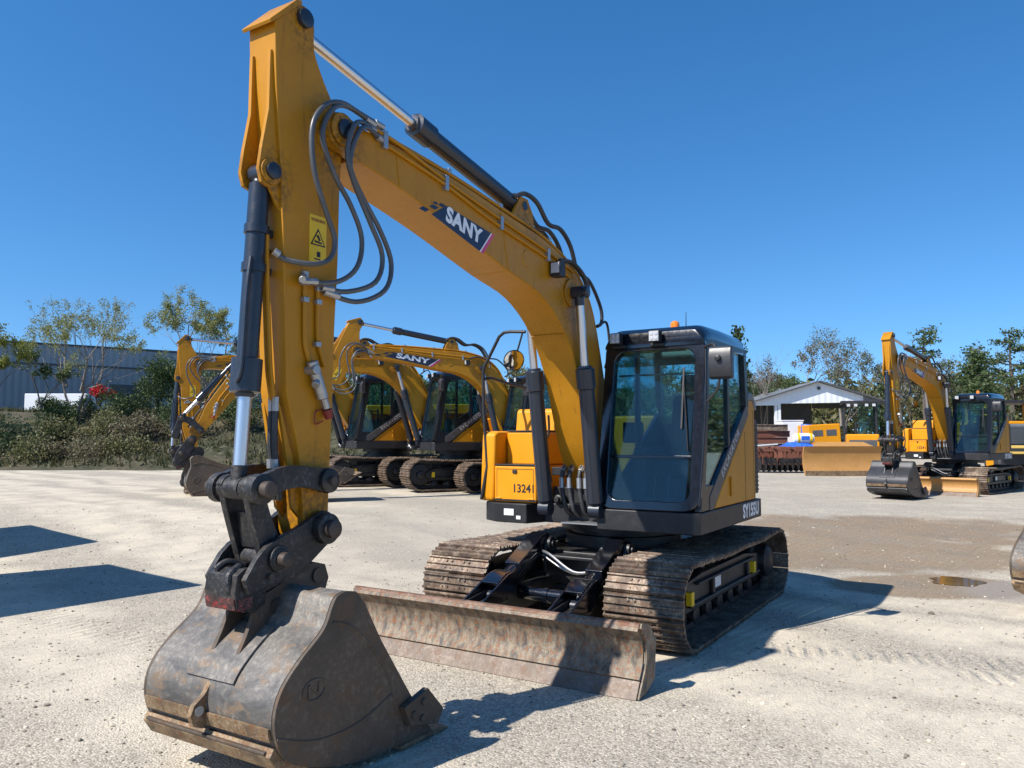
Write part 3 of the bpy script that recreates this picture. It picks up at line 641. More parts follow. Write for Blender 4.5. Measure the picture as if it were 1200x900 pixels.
    mb = MB(); mb.prism([(-0.395, 1.866), (0.50, 1.866), (0.47, 2.09), (0.44, 2.115), (-0.395, 2.115)], -1.06, -0.455); part(root, 'tank_cover', mb, 'hood_yellow', bevel=0.02)
    mb = MB(); mb.prism([(-0.40, 1.146), (1.07, 1.146), (1.085, 1.20), (1.05, 1.84), (0.98, 1.87), (-0.40, 1.87)], -1.135, -0.965)
    part(root, 'outer_panel', mb, 'hood_yellow', bevel=0.03, seg=3)
    for zz, x0, x1 in ((1.5165, 0.86, 1.09), (1.864, 0.53, 0.852)):
        g = MB(); g.box(x0, x1, -0.95, -0.46, zz, zz + 0.014); part(root, 'step_tread', g, 'black_matt', bevel=0.003)
    g = MB(); g.box(1.075, 1.094, -0.96, -0.45, 1.16, 1.176); part(root, 'sill_strip', g, 'decal_black')
    g = MB(); g.box(1.141, 1.144, -0.80, -0.685, 1.02, 1.085); g.box(1.141, 1.144, -0.655, -0.605, 0.985, 1.02); part(root, 'spec_plate', g, 'white_plastic')
    hr = MB(); hr.tube([(1.11, -1.10, 1.16), (1.06, -1.06, 1.5), (1.03, -1.13, 2.15), (1.02, -1.14, 2.5), (1.02, -1.12, 2.56), (1.02, -0.94, 2.86), (1.02, -0.88, 2.90), (1.02, -0.80, 2.905), (1.02, -0.62, 2.89)], 0.017, 10, False)
    hr.tube([(1.02, -1.135, 2.42), (0.9, -1.12, 2.44), (0.6, -1.1, 2.40), (0.15, -1.08, 2.36), (0.05, -1.08, 2.25), (0.05, -1.08, 1.87)], 0.016, 10, False)
    hr.tube([(1.02, -0.65, 2.89), (1.02, -0.70, 2.74), (1.02, -0.745, 2.62)], 0.010, 8, False)
    rail = part(root, 'handrail', hr, 'black_matt')
    n = Vector((0.62, 0.70, -0.35)).normalized()
    c = Vector((1.03, -0.75, 2.60))
    m1 = MB(); m1.lathe([(-0.045, 0.03), (-0.03, 0.085), (-0.006, 0.112), (0.0, 0.112)], c, n, 28); rm = build('round_mirror', m1, 'black_gloss', rail)
    m2 = MB(); m2.lathe([(0.001, 0.104), (0.006, 0.09), (0.010, 0.05), (0.012, 0.005)], c, n, 28); build('mirror_glass', m2, 'mirror_glass', rm)
    # ---- valve block and hoses before the boom foot
    mb = MB(); mb.box(0.72, 0.86, -0.40, 0.22, 1.42, 1.50); mb.box(0.60, 0.80, -0.42, 0.24, 1.143, 1.30)
    for y, r_ in ((-0.30, 0.05), (0.02, 0.055), (0.17, 0.06)): mb.lathe([(0, r_), (0.12, r_), (0.13, r_ * 0.6), (0.16, r_ * 0.55)], (0.80, y, 1.21 + y * 0.1), (1, 0, 0), 16)
    part(root, 'valve_block', mb, 'black_matt', bevel=0.006)
    for i, y in enumerate((-0.17, -0.09, 0.02, 0.09)):
        h = MB(); h.tube([(0.86, y, 1.50), (1.0, y, 1.52), (1.07, y, 1.42), (1.08, y + 0.015, 1.25), (1.06, y + 0.045, 1.10), (0.96, y + 0.05, 1.04)], 0.023, 12)
        ho = part(root, 'hose', h, 'rubber')
        f = MB(); f.tube([(1.076, y, 1.41), (1.082, y + 0.006, 1.31)], 0.027, 12, False); f.cyl((1.0, y, 1.515), (1.05, y, 1.47), 0.03, n=6); build('hose_sleeve', f, 'steel', ho)
    for y, s in ((-0.30, -1), (0.16, 1)):
        h = MB(); h.tube([(1.05, y, 1.36), (1.12, y + s * 0.03, 1.70), (1.10, y, 1.86), (1.16, y - s * 0.03, 2.02)], 0.012, 8); part(root, 'grease_line', h, 'rubber')
    # ---- cab
    u = Vector((-0.26, 0, 1.57)).normalized(); nn = Vector((0, 1, 0)).cross(u)
    FM = Matrix(((0, u.x, nn.x, 1.212), (1, 0, 0, 0.262), (0, u.z, nn.z, 1.146), (0, 0, 0, 1)))
    mb = MB()
    mb.rrframe(0, 0.996, 0, 1.655, 0.105, 0.900, 0.085, 1.495, 0.15, 0.11, 0.09, FM)
    cab = part(root, 'cab', mb, 'black_gloss', bevel=0.012)
    fr = MB()
    for ya, yb in ((1.195, 1.258), (0.262, 0.325)):
        fr.prism([(1.16, 1.148), (1.06, 1.148), (0.82, 2.60), (0.92, 2.70)], ya, yb)
        fr.prism([(0.93, 2.70), (0.82, 2.60), (-0.27, 2.68), (-0.36, 2.72), (0.70, 2.72)], ya, yb)
        fr.prism([(-0.36, 2.72), (-0.275, 2.68), (-0.325, 2.12), (-0.43, 2.12)], ya, yb)
        fr.prism([(1.06, 1.148), (0.88, 1.148), (0.88, 1.28), (0.76, 1.37), (1.02, 1.37)], ya, yb - 0.008)
        fr.prism([(0.285, 1.70), (0.225, 1.74), (0.225, 2.645), (0.285, 2.64)], ya + 0.01, yb - 0.01)
    fr.prism([(0.88, 1.148), (0.88, 1.28), (-0.43, 2.15), (-0.43, 1.148)], 0.27, 0.32)
    fr.box(-0.36, 1.10, 0.33, 1.19, 1.15, 1.19)
    fr.box(-0.42, -0.36, 0.33, 1.19, 1.15, 1.95)
    fr.box(-0.36, -0.31, 0.33, 1.19, 2.60, 2.72)
    fr.tube([(1.225, 1.262, 1.20), (1.09, 1.285, 2.0), (0.975, 1.262, 2.62)], 0.012, 8)
    build('cab_frame', fr, 'black_satin', cab, 0.012)
    rf = MB(); loops = []
    for x_, zt in ((0.972, 2.735), (0.955, 2.795), (0.90, 2.838), (0.74, 2.862), (0.3, 2.872), (-0.28, 2.866), (-0.35, 2.835), (-0.385, 2.77)):
        zb = 2.655; r_ = min(0.15, zt - zb - 0.005); y0_, y1_ = 0.262, 1.256
        lp_ = [(x_, y0_, zb)] + [(x_, y0_ + r_ - r_ * math.cos(R(t)), zt - r_ + r_ * math.sin(R(t))) for t in range(0, 91, 15)] + [(x_, y1_ - r_ + r_ * math.sin(R(t)), zt - r_ + r_ * math.cos(R(t))) for t in range(0, 91, 15)] + [(x_, y1_, zb)]
        loops.append(lp_)
    n_ = len(loops[0]); vs_ = [v_ for l_ in loops for v_ in l_]
    rf.add(vs_, [(j * n_ + i, j * n_ + (i + 1) % n_, (j + 1) * n_ + (i + 1) % n_, (j + 1) * n_ + i) for j in range(len(loops) - 1) for i in range(n_)] + [tuple(range(n_)), tuple(range((len(loops) - 1) * n_, len(loops) * n_))[::-1]])
    build('cab_roof', rf, 'black_gloss', cab)
    def front_pane(h0, h1, name):
        g = MB(); g.box(0.095, 0.91, h0, h1, -0.045, -0.040, FM); build(name, g, 'cab_glass', cab)
    front_pane(0.505, 1.50, 'windshield'); front_pane(0.075, 0.478, 'lower_windshield')
    wv = MB(); wv.tube([FM @ Vector((0.86, 0.55, -0.025)), FM @ Vector((0.80, 1.15, -0.022))], 0.008, 8, False); wv.box(0.785, 0.80, 0.75, 1.32, -0.034, -0.018, FM); build('wiper', wv, 'black_matt', cab)
    sv = MB(); sv.box(0.13, 0.87, 1.27, 1.285, -0.085, -0.07, FM); build('visor_rail', sv, 'black_matt', cab)
    b = MB(); b.box(0.10, 0.90, 0.478, 0.505, -0.055, -0.02, FM); build('windshield_rail', b, 'black_gloss', cab, 0.004)
    g = MB(); g.prism([(1.04, 1.36), (0.74, 1.36), (-0.34, 2.11), (-0.275, 2.69), (0.83, 2.61)], 1.222, 1.227); build('side_window', g, 'cab_glass', cab)
    g = MB(); g.prism([(1.04, 1.36), (0.74, 1.36), (-0.34, 2.11), (-0.275, 2.69), (0.83, 2.61)], 0.293, 0.298); build('side_window', g, 'cab_glass', cab)
    g = MB(); g.box(-0.345, -0.340, 0.325, 1.195, 1.95, 2.61); build('rear_window', g, 'cab_glass', cab)
    b = MB(); b.tube([(1.02, 1.20, 1.905), (0.62, 1.20, 1.885)], 0.012, 8, False); b.tube([(0.62, 1.20, 1.885), (0.60, 1.19, 1.5)], 0.012, 8, False); build('grab_bar', b, 'black_matt', cab)
    st = MB(); st.box(0.02, 0.50, 0.56, 1.00, 1.42, 1.56); st.prism([(0.10, 1.54), (0.0, 1.56), (-0.13, 2.20), (-0.06, 2.26), (0.02, 2.20)], 0.58, 0.98); st.prism([(-0.07, 2.28), (0.0, 2.28), (-0.02, 2.46), (-0.09, 2.46)], 0.66, 0.90); st.box(0.05, 0.42, 0.62, 0.94, 1.19, 1.42)
    build('seat', st, 'seat_fabric', cab, 0.03, seg=3)
    cs = MB()
    for y in (0.40, 1.02):
        cs.box(0.05, 0.62, y, y + 0.12, 1.19, 1.70); cs.tube([(0.56, y + 0.06, 1.70), (0.57, y + 0.06, 1.84)], 0.016, 8, False); cs.lathe([(0, 0.018), (0.03, 0.028), (0.11, 0.026), (0.13, 0.01)], (0.57, y + 0.06, 1.83), (0.1, 0, 1), 12)
    cs.tube([(0.86, 0.70, 1.19), (0.82, 0.70, 1.46)], 0.014, 8, False); cs.tube([(0.86, 0.84, 1.19), (0.82, 0.84, 1.46)], 0.014, 8, False)
    cs.box(0.84, 0.95, 0.64, 0.74, 1.20, 1.24); cs.box(0.84, 0.95, 0.80, 0.90, 1.20, 1.24)
    cs.box(0.80, 0.85, 0.38, 0.52, 1.75, 1.95)
    build('console', cs, 'black_matt', cab, 0.012)
    for y in (0.405, 0.80):
        l = MB(); l.box(0.985, 1.065, y - 0.055, y + 0.055, 2.69, 2.80); l.box(0.95, 0.99, y - 0.07, y + 0.07, 2.655, 2.69); lo = build('work_lamp', l, 'black_matt', cab, 0.012)
        f = MB(); f.box(1.066, 1.071, y - 0.046, y + 0.046, 2.70, 2.79)
        for a in (-0.023, 0.023):
            for e in (2.723, 2.767): f.lathe([(0, 0.02), (0.004, 0.016), (0.006, 0.004)], (1.071, y + a, e), (1, 0, 0), 12)
        build('lamp_lens', f, 'lamp_lens', lo)
    bc = MB(); bc.lathe([(0, 0.045), (0.05, 0.046), (0.07, 0.04), (0.085, 0.02), (0.09, 0.003)], (0.50, 0.80, 2.87), (0, 0, 1), 20); bo = build('beacon', bc, 'amber_lens', cab)
    bb = MB(); bb.cyl((0.50, 0.80, 2.84), (0.50, 0.80, 2.872), 0.05); build('beacon_base', bb, 'black_matt', bo)
    an = MB(); an.cyl((0.35, 0.86, 2.84), (0.34, 0.86, 3.06), 0.006, 0.003, 8); build('antenna', an, 'black_matt', cab)
    # left mirror
    ms = MB(); ms.tube([(0.98, 1.255, 2.62), (1.06, 1.36, 2.63), (1.07, 1.40, 2.52)], 0.013, 8); ms.tube([(1.06, 1.27, 2.10), (1.07, 1.40, 2.25), (1.07, 1.41, 2.45)], 0.012, 8); arm_ = build('mirror_bracket', ms, 'black_matt', cab)
    mr = MB(); mr.prism([(1.055, 2.315), (1.03, 2.33), (1.03, 2.60), (1.055, 2.615), (1.10, 2.60), (1.125, 2.54), (1.125, 2.40), (1.10, 2.33)], 1.325, 1.535); mo = build('cab_mirror', mr, 'mirror_grey', arm_, 0.03, seg=3)
    mk = MB(); mk.lathe([(0, 0.028), (0.03, 0.024), (0.035, 0.01)], (1.125, 1.42, 2.50), (1, 0, 0), 16); build('mirror_knob', mk, 'black_matt', mo)
    mg = MB(); mg.box(1.024, 1.029, 1.345, 1.505, 2.335, 2.595); build('mirror_glass', mg, 'mirror_glass', mo)
    # ---- boom
    low = smooth_curve([(4.40, 3.515), (4.05, 3.465), (3.4, 3.335), (2.65, 3.15), (2.1, 3.03), (1.70, 2.79), (1.43, 2.45), (1.26, 2.05), (1.09, 1.65), (0.85, 1.32), (0.56, 1.19)], 4)
    hi = smooth_curve([(0.38, 1.36), (0.50, 1.62), (0.72, 2.05), (0.88, 2.5), (1.05, 2.93), (1.25, 3.20), (1.5, 3.37), (1.78, 3.47), (2.1, 3.54), (2.6, 3.60), (3.44, 3.695), (4.17, 3.73), (4.40, 3.735)], 4)
    mb = MB(); mb.prism(low + [(0.45, 1.20), (0.39, 1.27)] + hi, -0.182, 0.182)
    boom = part(root, 'boom', mb, 'yellow_paint', 'boom', bevel=0.010)
    lg = MB()
    for s in (1, -1):
        a, b = (0.125, 0.19) if s > 0 else (-0.19, -0.125)
        lg.prism(circ(4.525, 3.65, 0.115, -100, 110, 16) + [(4.37, 3.74), (4.37, 3.50)], a, b)
        lg.lathe([(0, 0.10), (0.018, 0.10), (0.02, 0.085)], (4.525, s * 0.19, 3.66), (0, s, 0), 28)
        lg.lathe([(0, 0.13), (0.02, 0.13), (0.022, 0.11)], (1.55, s * 0.182, 3.13), (0, s, 0), 28)
    for y in (-0.085, 0.055): lg.prism([(2.42, 3.57), (2.38, 3.70), (2.27, 3.87), (2.15, 3.87), (2.06, 3.76), (2.02, 3.52)], y, y + 0.03)
    build('boom_lug', lg, 'yellow_paint', boom, 0.006)
    pn = MB()
    for s in (1, -1):
        pn.lathe([(0, 0.058), (0.022, 0.058), (0.026, 0.05)], (4.525, s * 0.205, 3.66), (0, s, 0), 24); pn.lathe([(0, 0.05), (0.02, 0.05), (0.024, 0.04)], (1.55, s * 0.345, 3.13), (0, s, 0), 24)
    pn.cyl((1.55, -0.345, 3.13), (1.55, 0.345, 3.13), 0.045); pn.cyl((2.2, -0.09, 3.80), (2.2, 0.09, 3.80), 0.04)
    build('boom_pin', pn, 'navy_black', boom)
    sm = MB()
    for xa, za, xb, zb in ((2.62, 3.15, 2.74, 3.60), (3.98, 3.46, 4.02, 3.71)): sm.tube([(xa, 0.183, za), (xb, 0.183, zb)], 0.005, 6, False)
    sm.tube([(2.62, -0.17, 3.146), (2.62, 0.17, 3.146)], 0.005, 6, False); sm.tube([(1.66, -0.17, 2.74), (1.66, 0.17, 2.74)], 0.005, 6, False)
    build('weld_bead', sm, 'yellow_paint', boom)
    sm = MB(); sm.lathe([(0, 0.075), (0.006, 0.07), (0.007, 0.0)], (2.33, 0.182, 3.30), (0, 1, 0), 24); build('cover_disc', sm, 'yellow_paint', boom)
    # sticker
    stq = [(3.461, 3.464), (2.882, 3.395), (3.038, 3.221), (3.633, 3.36)]
    q = MB(); q.prism(stq, 0.1825, 0.1845); sk = build('name_sticker', q, 'decal_navy', boom, label_ok) if False else build('name_sticker', q, 'decal_navy', boom)
    tl, tr, brr, bl = [Vector((a, 0, b)) for a, b in stq]
    ctr = (tl + tr + brr + bl) / 4; rt = ((tr - tl).normalized() + (brr - bl).normalized()).normalized()
    text('name_lettering', 'SANY', 0.155, 'decal_white', sk, (ctr.x - 0.01, 0.186, ctr.z + 0.005), rt, (0.06, 0, 1), 0.007, 1.12, 0.0006, 1.05)
    q = MB(); w_ = [tr + (tr - tl) * a for a in (0.03, 0.085)] + [brr + (brr - bl) * a for a in (0.085, 0.03)]; q.prism([(p.x, p.z) for p in w_], 0.1825, 0.1845); build('pink_stripe', q, 'decal_pink', sk)
    q = MB(); w_ = [tr + (tr - tl) * a for a in (0.006, 0.028)] + [brr + (brr - bl) * a for a in (0.028, 0.006)]; q.prism([(p.x, p.z) for p in w_], 0.1825, 0.1845); build('white_stripe', q, 'decal_white', sk)
    q = MB(); dn = (bl - tl)
    for a, b, sz in ((0.10, 0.50, 0.065), (0.055, 0.12, 0.055), (0.16, 0.95, 0.07), (0.155, 0.22, 0.04)):
        c = tl + dn * b - (tr - tl) * a; e1 = (tr - tl).normalized() * sz; e2 = dn.normalized() * sz * 0.75
        q.prism([((c + s1 * e1 / 2 + s2 * e2 / 2).x, (c + s1 * e1 / 2 + s2 * e2 / 2).z) for s1, s2 in ((-1, -1), (1, -1), (1, 1), (-1, 1))], 0.1825, 0.1845)
    build('sticker_squares', q, 'decal_navy', sk)
    # pipes along the boom
    pp = MB()
    pp.tube([(4.16, 0.195, 3.695), (3.52, 0.197, 3.612), (2.85, 0.197, 3.485), (2.03, 0.197, 3.37), (1.6, 0.197, 3.27)], 0.013, 8)
    pp.tube([(4.24, 0.195, 3.76), (3.99, 0.197, 3.735), (3.52, 0.197, 3.645), (2.85, 0.197, 3.545), (1.96, 0.197, 3.42), (1.5, 0.197, 3.33)], 0.013, 8)
    for y in (0.11, 0.05, 0.15, -0.12, -0.16): pp.tube([(4.2, y, 3.775), (3.45, y, 3.73), (2.6, y, 3.64), (2.1, y, 3.58), (1.75, y, 3.50), (1.42, y, 3.38), (1.20, y, 3.22), (1.02, y, 2.98), (0.84, y, 2.5), (0.78, y, 2.3)], 0.016, 8)
    pipes = build('boom_pipe', pp, 'yellow_paint', boom)
    cl = MB()
    for x, z in ((4.15, 3.72), (3.49, 3.625), (2.76, 3.505), (2.0, 3.40)):
        cl.box(x - 0.02, x + 0.02, 0.178, 0.216, z - 0.06, z + 0.05)
    for x, z in ((4.1, 3.78), (3.4, 3.735), (2.7, 3.655), (1.9, 3.55)): cl.box(x - 0.02, x + 0.02, -0.17, 0.17, z - 0.01, z + 0.025)
    build('pipe_clamp', cl, 'steel', boom, 0.004)
    bh = MB()
    for y in (-0.07, 0.0, 0.12): bh.tube([(2.35, y * 0.6, 3.84), (2.22, y * 0.8, 3.90), (2.05, y, 3.86), (1.85, y, 3.72), (1.62, y, 3.72), (1.42, y, 3.60), (1.30, y, 3.38)], 0.021, 10)
    for y in (0.20, 0.215): bh.tube([(1.82, y, 3.38), (1.62, y + 0.02, 3.40), (1.42, y + 0.03, 3.33), (1.33, y + 0.04, 3.22), (1.36, y + 0.05, 3.12)], 0.018, 10)
    bh.tube([(1.3, 0.14, 3.36), (1.08, 0.15, 3.32), (0.86, 0.16, 3.10), (0.84, 0.16, 2.95), (0.92, 0.15, 2.90)], 0.018, 8)
    bh.tube([(0.90, 0.15, 2.9), (0.72, 0.16, 2.96), (0.66, 0.16, 2.7), (0.74, 0.15, 2.5)], 0.013, 8)
    build('boom_hose', bh, 'rubber', boom)
    lp = MB(); lp.box(1.86, 1.96, 0.20, 0.30, 3.21, 3.34); lp.tube([(1.84, 0.19, 3.32), (1.86, 0.22, 3.30)], 0.015, 8, False); lo = build('boom_lamp', lp, 'black_matt', boom, 0.012)
    f = MB(); f.box(1.961, 1.966, 0.21, 0.29, 3.24, 3.33); build('lamp_lens', f, 'lamp_lens', lo)
    # ---- cylinders
    for s in (1, -1):
        h = hydraulic(root, 'boom_cylinder', (1.22, s * 0.27, 1.12), (1.55, s * 0.27, 3.13), 'boomcyl', 1.36, 0.074, 0.038, 0.025); h['side'] = s
        aim(h, (1.22, s * 0.27, 1.12), (1.55, s * 0.27, 3.13))
    h = hydraulic(root, 'arm_cylinder', (2.2, 0, 3.80), (4.774, 0, 4.26), 'armcyl', 1.46, 0.07, 0.036, 0.03); aim(h, (2.2, 0, 3.80), (4.774, 0, 4.26))
    h = hydraulic(root, 'bucket_cylinder', (4.972, 0, 3.29), (5.075, 0, 1.53), 'bucketcyl', 1.27, 0.058, 0.038, 0.055, collars=(0.30, 0.52)); aim(h, (4.972, 0, 3.29), (5.075, 0, 1.53))
    cl = MB(); cl.tube([(-0.06, 0.045, 0.5), (-0.075, 0.05, 0.7), (-0.075, 0.05, 1.10), (-0.09, 0.03, 1.20)], 0.013, 8); cl.box(0.05, 0.10, -0.03, 0.03, 0.31, 0.35); cl.box(0.05, 0.10, -0.03, 0.03, 0.53, 0.57); cl.tube([(0.07, 0, 0.44), (0.10, -0.01, 0.42), (0.10, -0.03, 0.45)], 0.018, 8, False)
    build('cylinder_line', cl, 'navy_black', h)
    # ---- arm
    front = smooth_curve([(4.985, 4.16), (4.966, 3.785), (4.924, 3.369), (4.905, 3.113), (4.882, 2.679), (4.855, 2.20), (4.84, 2.03), (4.76, 1.76), (4.735, 1.62), (4.70, 1.33)], 3)
    back = smooth_curve([(4.51, 1.30), (4.505, 1.62), (4.49, 1.963), (4.482, 2.423), (4.462, 2.845), (4.455, 3.328), (4.44, 3.62), (4.50, 3.80), (4.60, 3.95), (4.68, 4.10), (4.685, 4.23)], 3)
    mb = MB(); mb.prism(front + circ(4.60, 1.277, 0.095, 0, -180, 10)[::1] + back + circ(4.774, 4.26, 0.085, 170, 60, 8), -0.11, 0.11)
    arm = part(root, 'arm', mb, 'yellow_paint', 'arm', bevel=0.008)
    fn = MB()
    for s in (1, -1):
        fn.prism([(4.965, 4.00), (4.995, 3.99), (4.998, 3.645), (5.04, 3.42), (5.058, 3.29), (5.035, 3.215), (4.975, 3.20), (4.93, 3.12), (4.87, 3.05), (4.87, 3.4)], min(s * 0.062, s * 0.088), max(s * 0.062, s * 0.088))
        fn.lathe([(0, 0.075), (0.012, 0.075), (0.014, 0.06)], (4.972, s * 0.088, 3.29), (0, s, 0), 20)
        fn.prism([(4.75, 1.66), (4.86, 1.98), (4.87, 2.0), (4.80, 1.66), (4.76, 1.40), (4.68, 1.32)], min(s * 0.05, s * 0.075), max(s * 0.05, s * 0.075))
    fn.prism([(5.018, 4.128), (5.030, 4.145), (4.835, 4.352), (4.80, 4.362), (4.79, 4.345), (4.80, 4.335)], -0.119, 0.119)
    build('arm_bracket', fn, 'yellow_paint', arm, 0.004)
    pn = MB()
    for s in (1, -1):
        pn.lathe([(0, 0.055), (0.03, 0.055), (0.035, 0.045)], (4.774, s * 0.11, 4.26), (0, s, 0), 24)
        pn.lathe([(0, 0.048), (0.02, 0.048), (0.024, 0.04)], (4.972, s * 0.10, 3.29), (0, s, 0), 24)
    build('arm_pin', pn, 'navy_black', arm)
    for q_ in ((0.112, 4.80, 4.22),): pass
    ap = MB(); ap.tube([(4.74, 0.125, 2.74), (4.735, 0.125, 2.4), (4.72, 0.125, 2.3), (4.68, 0.125, 2.22)], 0.014, 8); ap.tube([(4.64, 0.125, 2.70), (4.635, 0.125, 2.4), (4.60, 0.125, 2.28), (4.575, 0.125, 2.22)], 0.014, 8)
    for y in (0.045, 0.02): ap.tube([(4.955, y, 2.94), (4.945, y, 2.67), (4.915, y, 2.24), (4.90, y, 2.12), (4.87, y, 1.98)], 0.013, 8)
    build('arm_pipe', ap, 'yellow_paint', arm)
    ac = MB(); ac.box(4.72, 4.76, 0.11, 0.145, 2.58, 2.61); ac.box(4.62, 4.66, 0.11, 0.145, 2.58, 2.61); ac.box(4.62, 4.66, 0.11, 0.145, 2.33, 2.36); ac.cyl((4.74, 0.125, 2.70), (4.74, 0.125, 2.76), 0.024, n=6); ac.cyl((4.64, 0.125, 2.66), (4.64, 0.125, 2.72), 0.022, n=6)
    ac.cyl((4.74, 0.11, 2.74), (4.82, 0.19, 2.69), 0.022, n=8)
    build('pipe_fitting', ac, 'steel', arm, 0.003)
    fh = MB()
    for y in (0.05, 0.015): fh.tube([(4.87, y, 1.98), (4.875, y, 1.85), (4.87, y, 1.72), (4.84, y, 1.58), (4.83, y, 1.45)], 0.017, 8)
    build('arm_hose', fh, 'rubber', arm)
    fb = MB()
    for y in (0.05, 0.015): fb.cyl((4.873, y, 2.03), (4.872, y, 1.95), 0.02, n=6); fb.cyl((4.872, y, 1.68), (4.87, y, 1.63), 0.022, n=6)
    build('hose_coupling', fb, 'steel', arm)
    vv = MB(); vv.tube([(4.70, 0.15, 2.24), (4.67, 0.15, 2.17), (4.64, 0.15, 2.10), (4.61, 0.15, 2.03)], 0.033, 12, False); vv.cyl((4.695, 0.11, 2.19), (4.695, 0.19, 2.19), 0.03, n=8); vv.cyl((4.60, 0.15, 2.03), (4.575, 0.15, 1.97), 0.022, n=8); vv.cyl((4.65, 0.15, 2.14), (4.69, 0.17, 2.10), 0.025, n=8)
    vo = build('shutoff_valve', vv, 'steel', arm, 0.004)
    vc = MB(); vc.cyl((4.575, 0.15, 1.965), (4.555, 0.15, 1.915), 0.03, 0.024, 12); vc.tube([(4.57, 0.13, 1.97), (4.64, 0.125, 1.95), (4.64, 0.125, 1.88), (4.58, 0.125, 1.90)], 0.004, 6); build('valve_cap', vc, 'red_paint', vo)
    dc = MB(); dc.prism([(4.70, 3.115), (4.565, 3.115), (4.565, 2.835), (4.70, 2.835)], 0.1105, 0.1125); dco = build('warning_sticker', dc, 'decal_yellow', arm)
    dt = MB(); dt.prism([(4.632, 3.04), (4.572, 2.935), (4.692, 2.935)], 0.1130, 0.1136); build('warning_triangle', dt, 'decal_black', dco)
    dt = MB(); dt.prism([(4.632, 3.022), (4.586, 2.943), (4.678, 2.943)], 0.1139, 0.1145); build('triangle_field', dt, 'decal_yellow', dco)
    dt = MB(); dt.prism([(4.650, 2.995), (4.63, 3.0), (4.612, 2.97), (4.625, 2.962)], 0.1148, 0.1153); dt.prism([(4.660, 2.965), (4.602, 2.958), (4.605, 2.948), (4.662, 2.952)], 0.1148, 0.1153); dt.box(4.612, 4.660, 0.1130, 0.1136, 2.850, 2.858); dt.box(4.612, 4.640, 0.1130, 0.1136, 2.868, 2.90); build('warning_symbol', dt, 'decal_black', dco)
    text('warning_lettering', 'WARNING', 0.028, 'red_paint', dco, (4.632, 0.1131, 3.085), (-1, 0, 0), (0, 0, 1), 0.0006, 0.85, 0.0003)
    # hoses bridging boom and arm
    A = [(4.16, 3.80), (4.4, 3.81), (4.56, 3.81), (4.70, 3.74), (4.79, 3.58), (4.77, 3.33), (4.67, 3.11), (4.60, 2.97), (4.63, 2.85), (4.76, 2.79), (4.89, 2.80), (4.95, 2.84)]
    B = [(4.24, 3.79), (4.50, 3.81), (4.65, 3.73), (4.72, 3.55), (4.62, 3.35), (4.48, 3.20), (4.38, 3.02), (4.42, 2.83), (4.56, 2.72), (4.80, 2.69)]
    Cc = [(4.24, 3.75), (4.40, 3.745), (4.51, 3.66), (4.55, 3.49), (4.49, 3.33), (4.35, 3.13), (4.23, 2.94), (4.29, 2.76), (4.46, 2.68), (4.64, 2.68)]
    Dd = [(4.16, 3.71), (4.36, 3.725), (4.49, 3.60), (4.53, 3.42), (4.43, 3.27), (4.25, 3.08), (4.15, 2.90), (4.21, 2.72), (4.38, 2.63), (4.62, 2.66)]
    for k, (pts, y, mat) in enumerate(((A, 0.215, 'hose_grey'), (B, 0.225, 'hose_grey'), (Cc, 0.26, 'hose_grey'), (Dd, 0.265, 'hose_grey'))):
        n_ = len(pts); h = MB()
        ys = [0.19 + (y - 0.19) * min(1, i / 2) if i < n_ - 2 else (0.155 if k else 0.10) + 0.03 * (n_ - 1 - i) for i in range(n_)]
        h.tube([(p[0], yy, p[1]) for p, yy in zip(pts, ys)], 0.0158, 12)
        ho = part(root, 'hydraulic_hose', h, mat, 'arm')
        f = MB(); a, b = Vector((pts[0][0], ys[0], pts[0][1])), Vector((pts[1][0], ys[1], pts[1][1])); f.cyl(a, a + (b - a) * 0.35, 0.022, n=8)
        a, b = Vector((pts[-1][0], ys[-1], pts[-1][1])), Vector((pts[-2][0], ys[-2], pts[-2][1])); f.cyl(a, a + (b - a) * 0.45, 0.022, n=8); build('hose_fitting', f, 'steel', ho)
    # ---- linkage
    for s in (1, -1):
        rk = MB(); pr = circ(5.070, 1.527, 0.072, 290, 70, 12)[::-1] if False else []
        up = smooth_curve([(5.06, 1.602), (4.93, 1.640), (4.80, 1.645), (4.68, 1.63), (4.59, 1.625)], 4); dn_ = smooth_curve([(4.58, 1.48), (4.68, 1.505), (4.80, 1.525), (4.93, 1.51), (5.06, 1.452)], 4)
        rk.prism(up + circ(4.588, 1.552, 0.074, 90, 270, 8) + dn_ + circ(5.06, 1.527, 0.075, 270, 450, 8), min(s * 0.14, s * 0.185), max(s * 0.14, s * 0.185))
        rk.lathe([(0, 0.082), (0.055, 0.082), (0.06, 0.07)], (5.06, s * 0.13, 1.527), (0, s, 0), 24); rk.lathe([(0, 0.07), (0.075, 0.07), (0.08, 0.06)], (4.588, s * 0.13, 1.552), (0, s, 0), 24)
        ro = part(root, 'rocker_link', rk, 'coupler_black', 'arm', bevel=0.006)
        pn = MB(); pn.lathe([(0, 0.045), (0.055, 0.045), (0.062, 0.036)], (5.06, s * 0.19, 1.527), (0, s, 0), 20); pn.lathe([(0, 0.025), (0.025, 0.025)], (4.588, s * 0.21, 1.552), (0, s, 0), 12); build('link_pin', pn, 'pin_steel', ro)
    hl = MB()
    for s in (1, -1):
        hl.prism(circ(5.06, 1.527, 0.074, 20, 200, 10) + [(4.955, 1.40), (4.86, 1.20)] + circ(4.93, 1.15, 0.07, 180, 360, 10) + [(5.07, 1.36)], min(s * 0.072, s * 0.118), max(s * 0.072, s * 0.118))
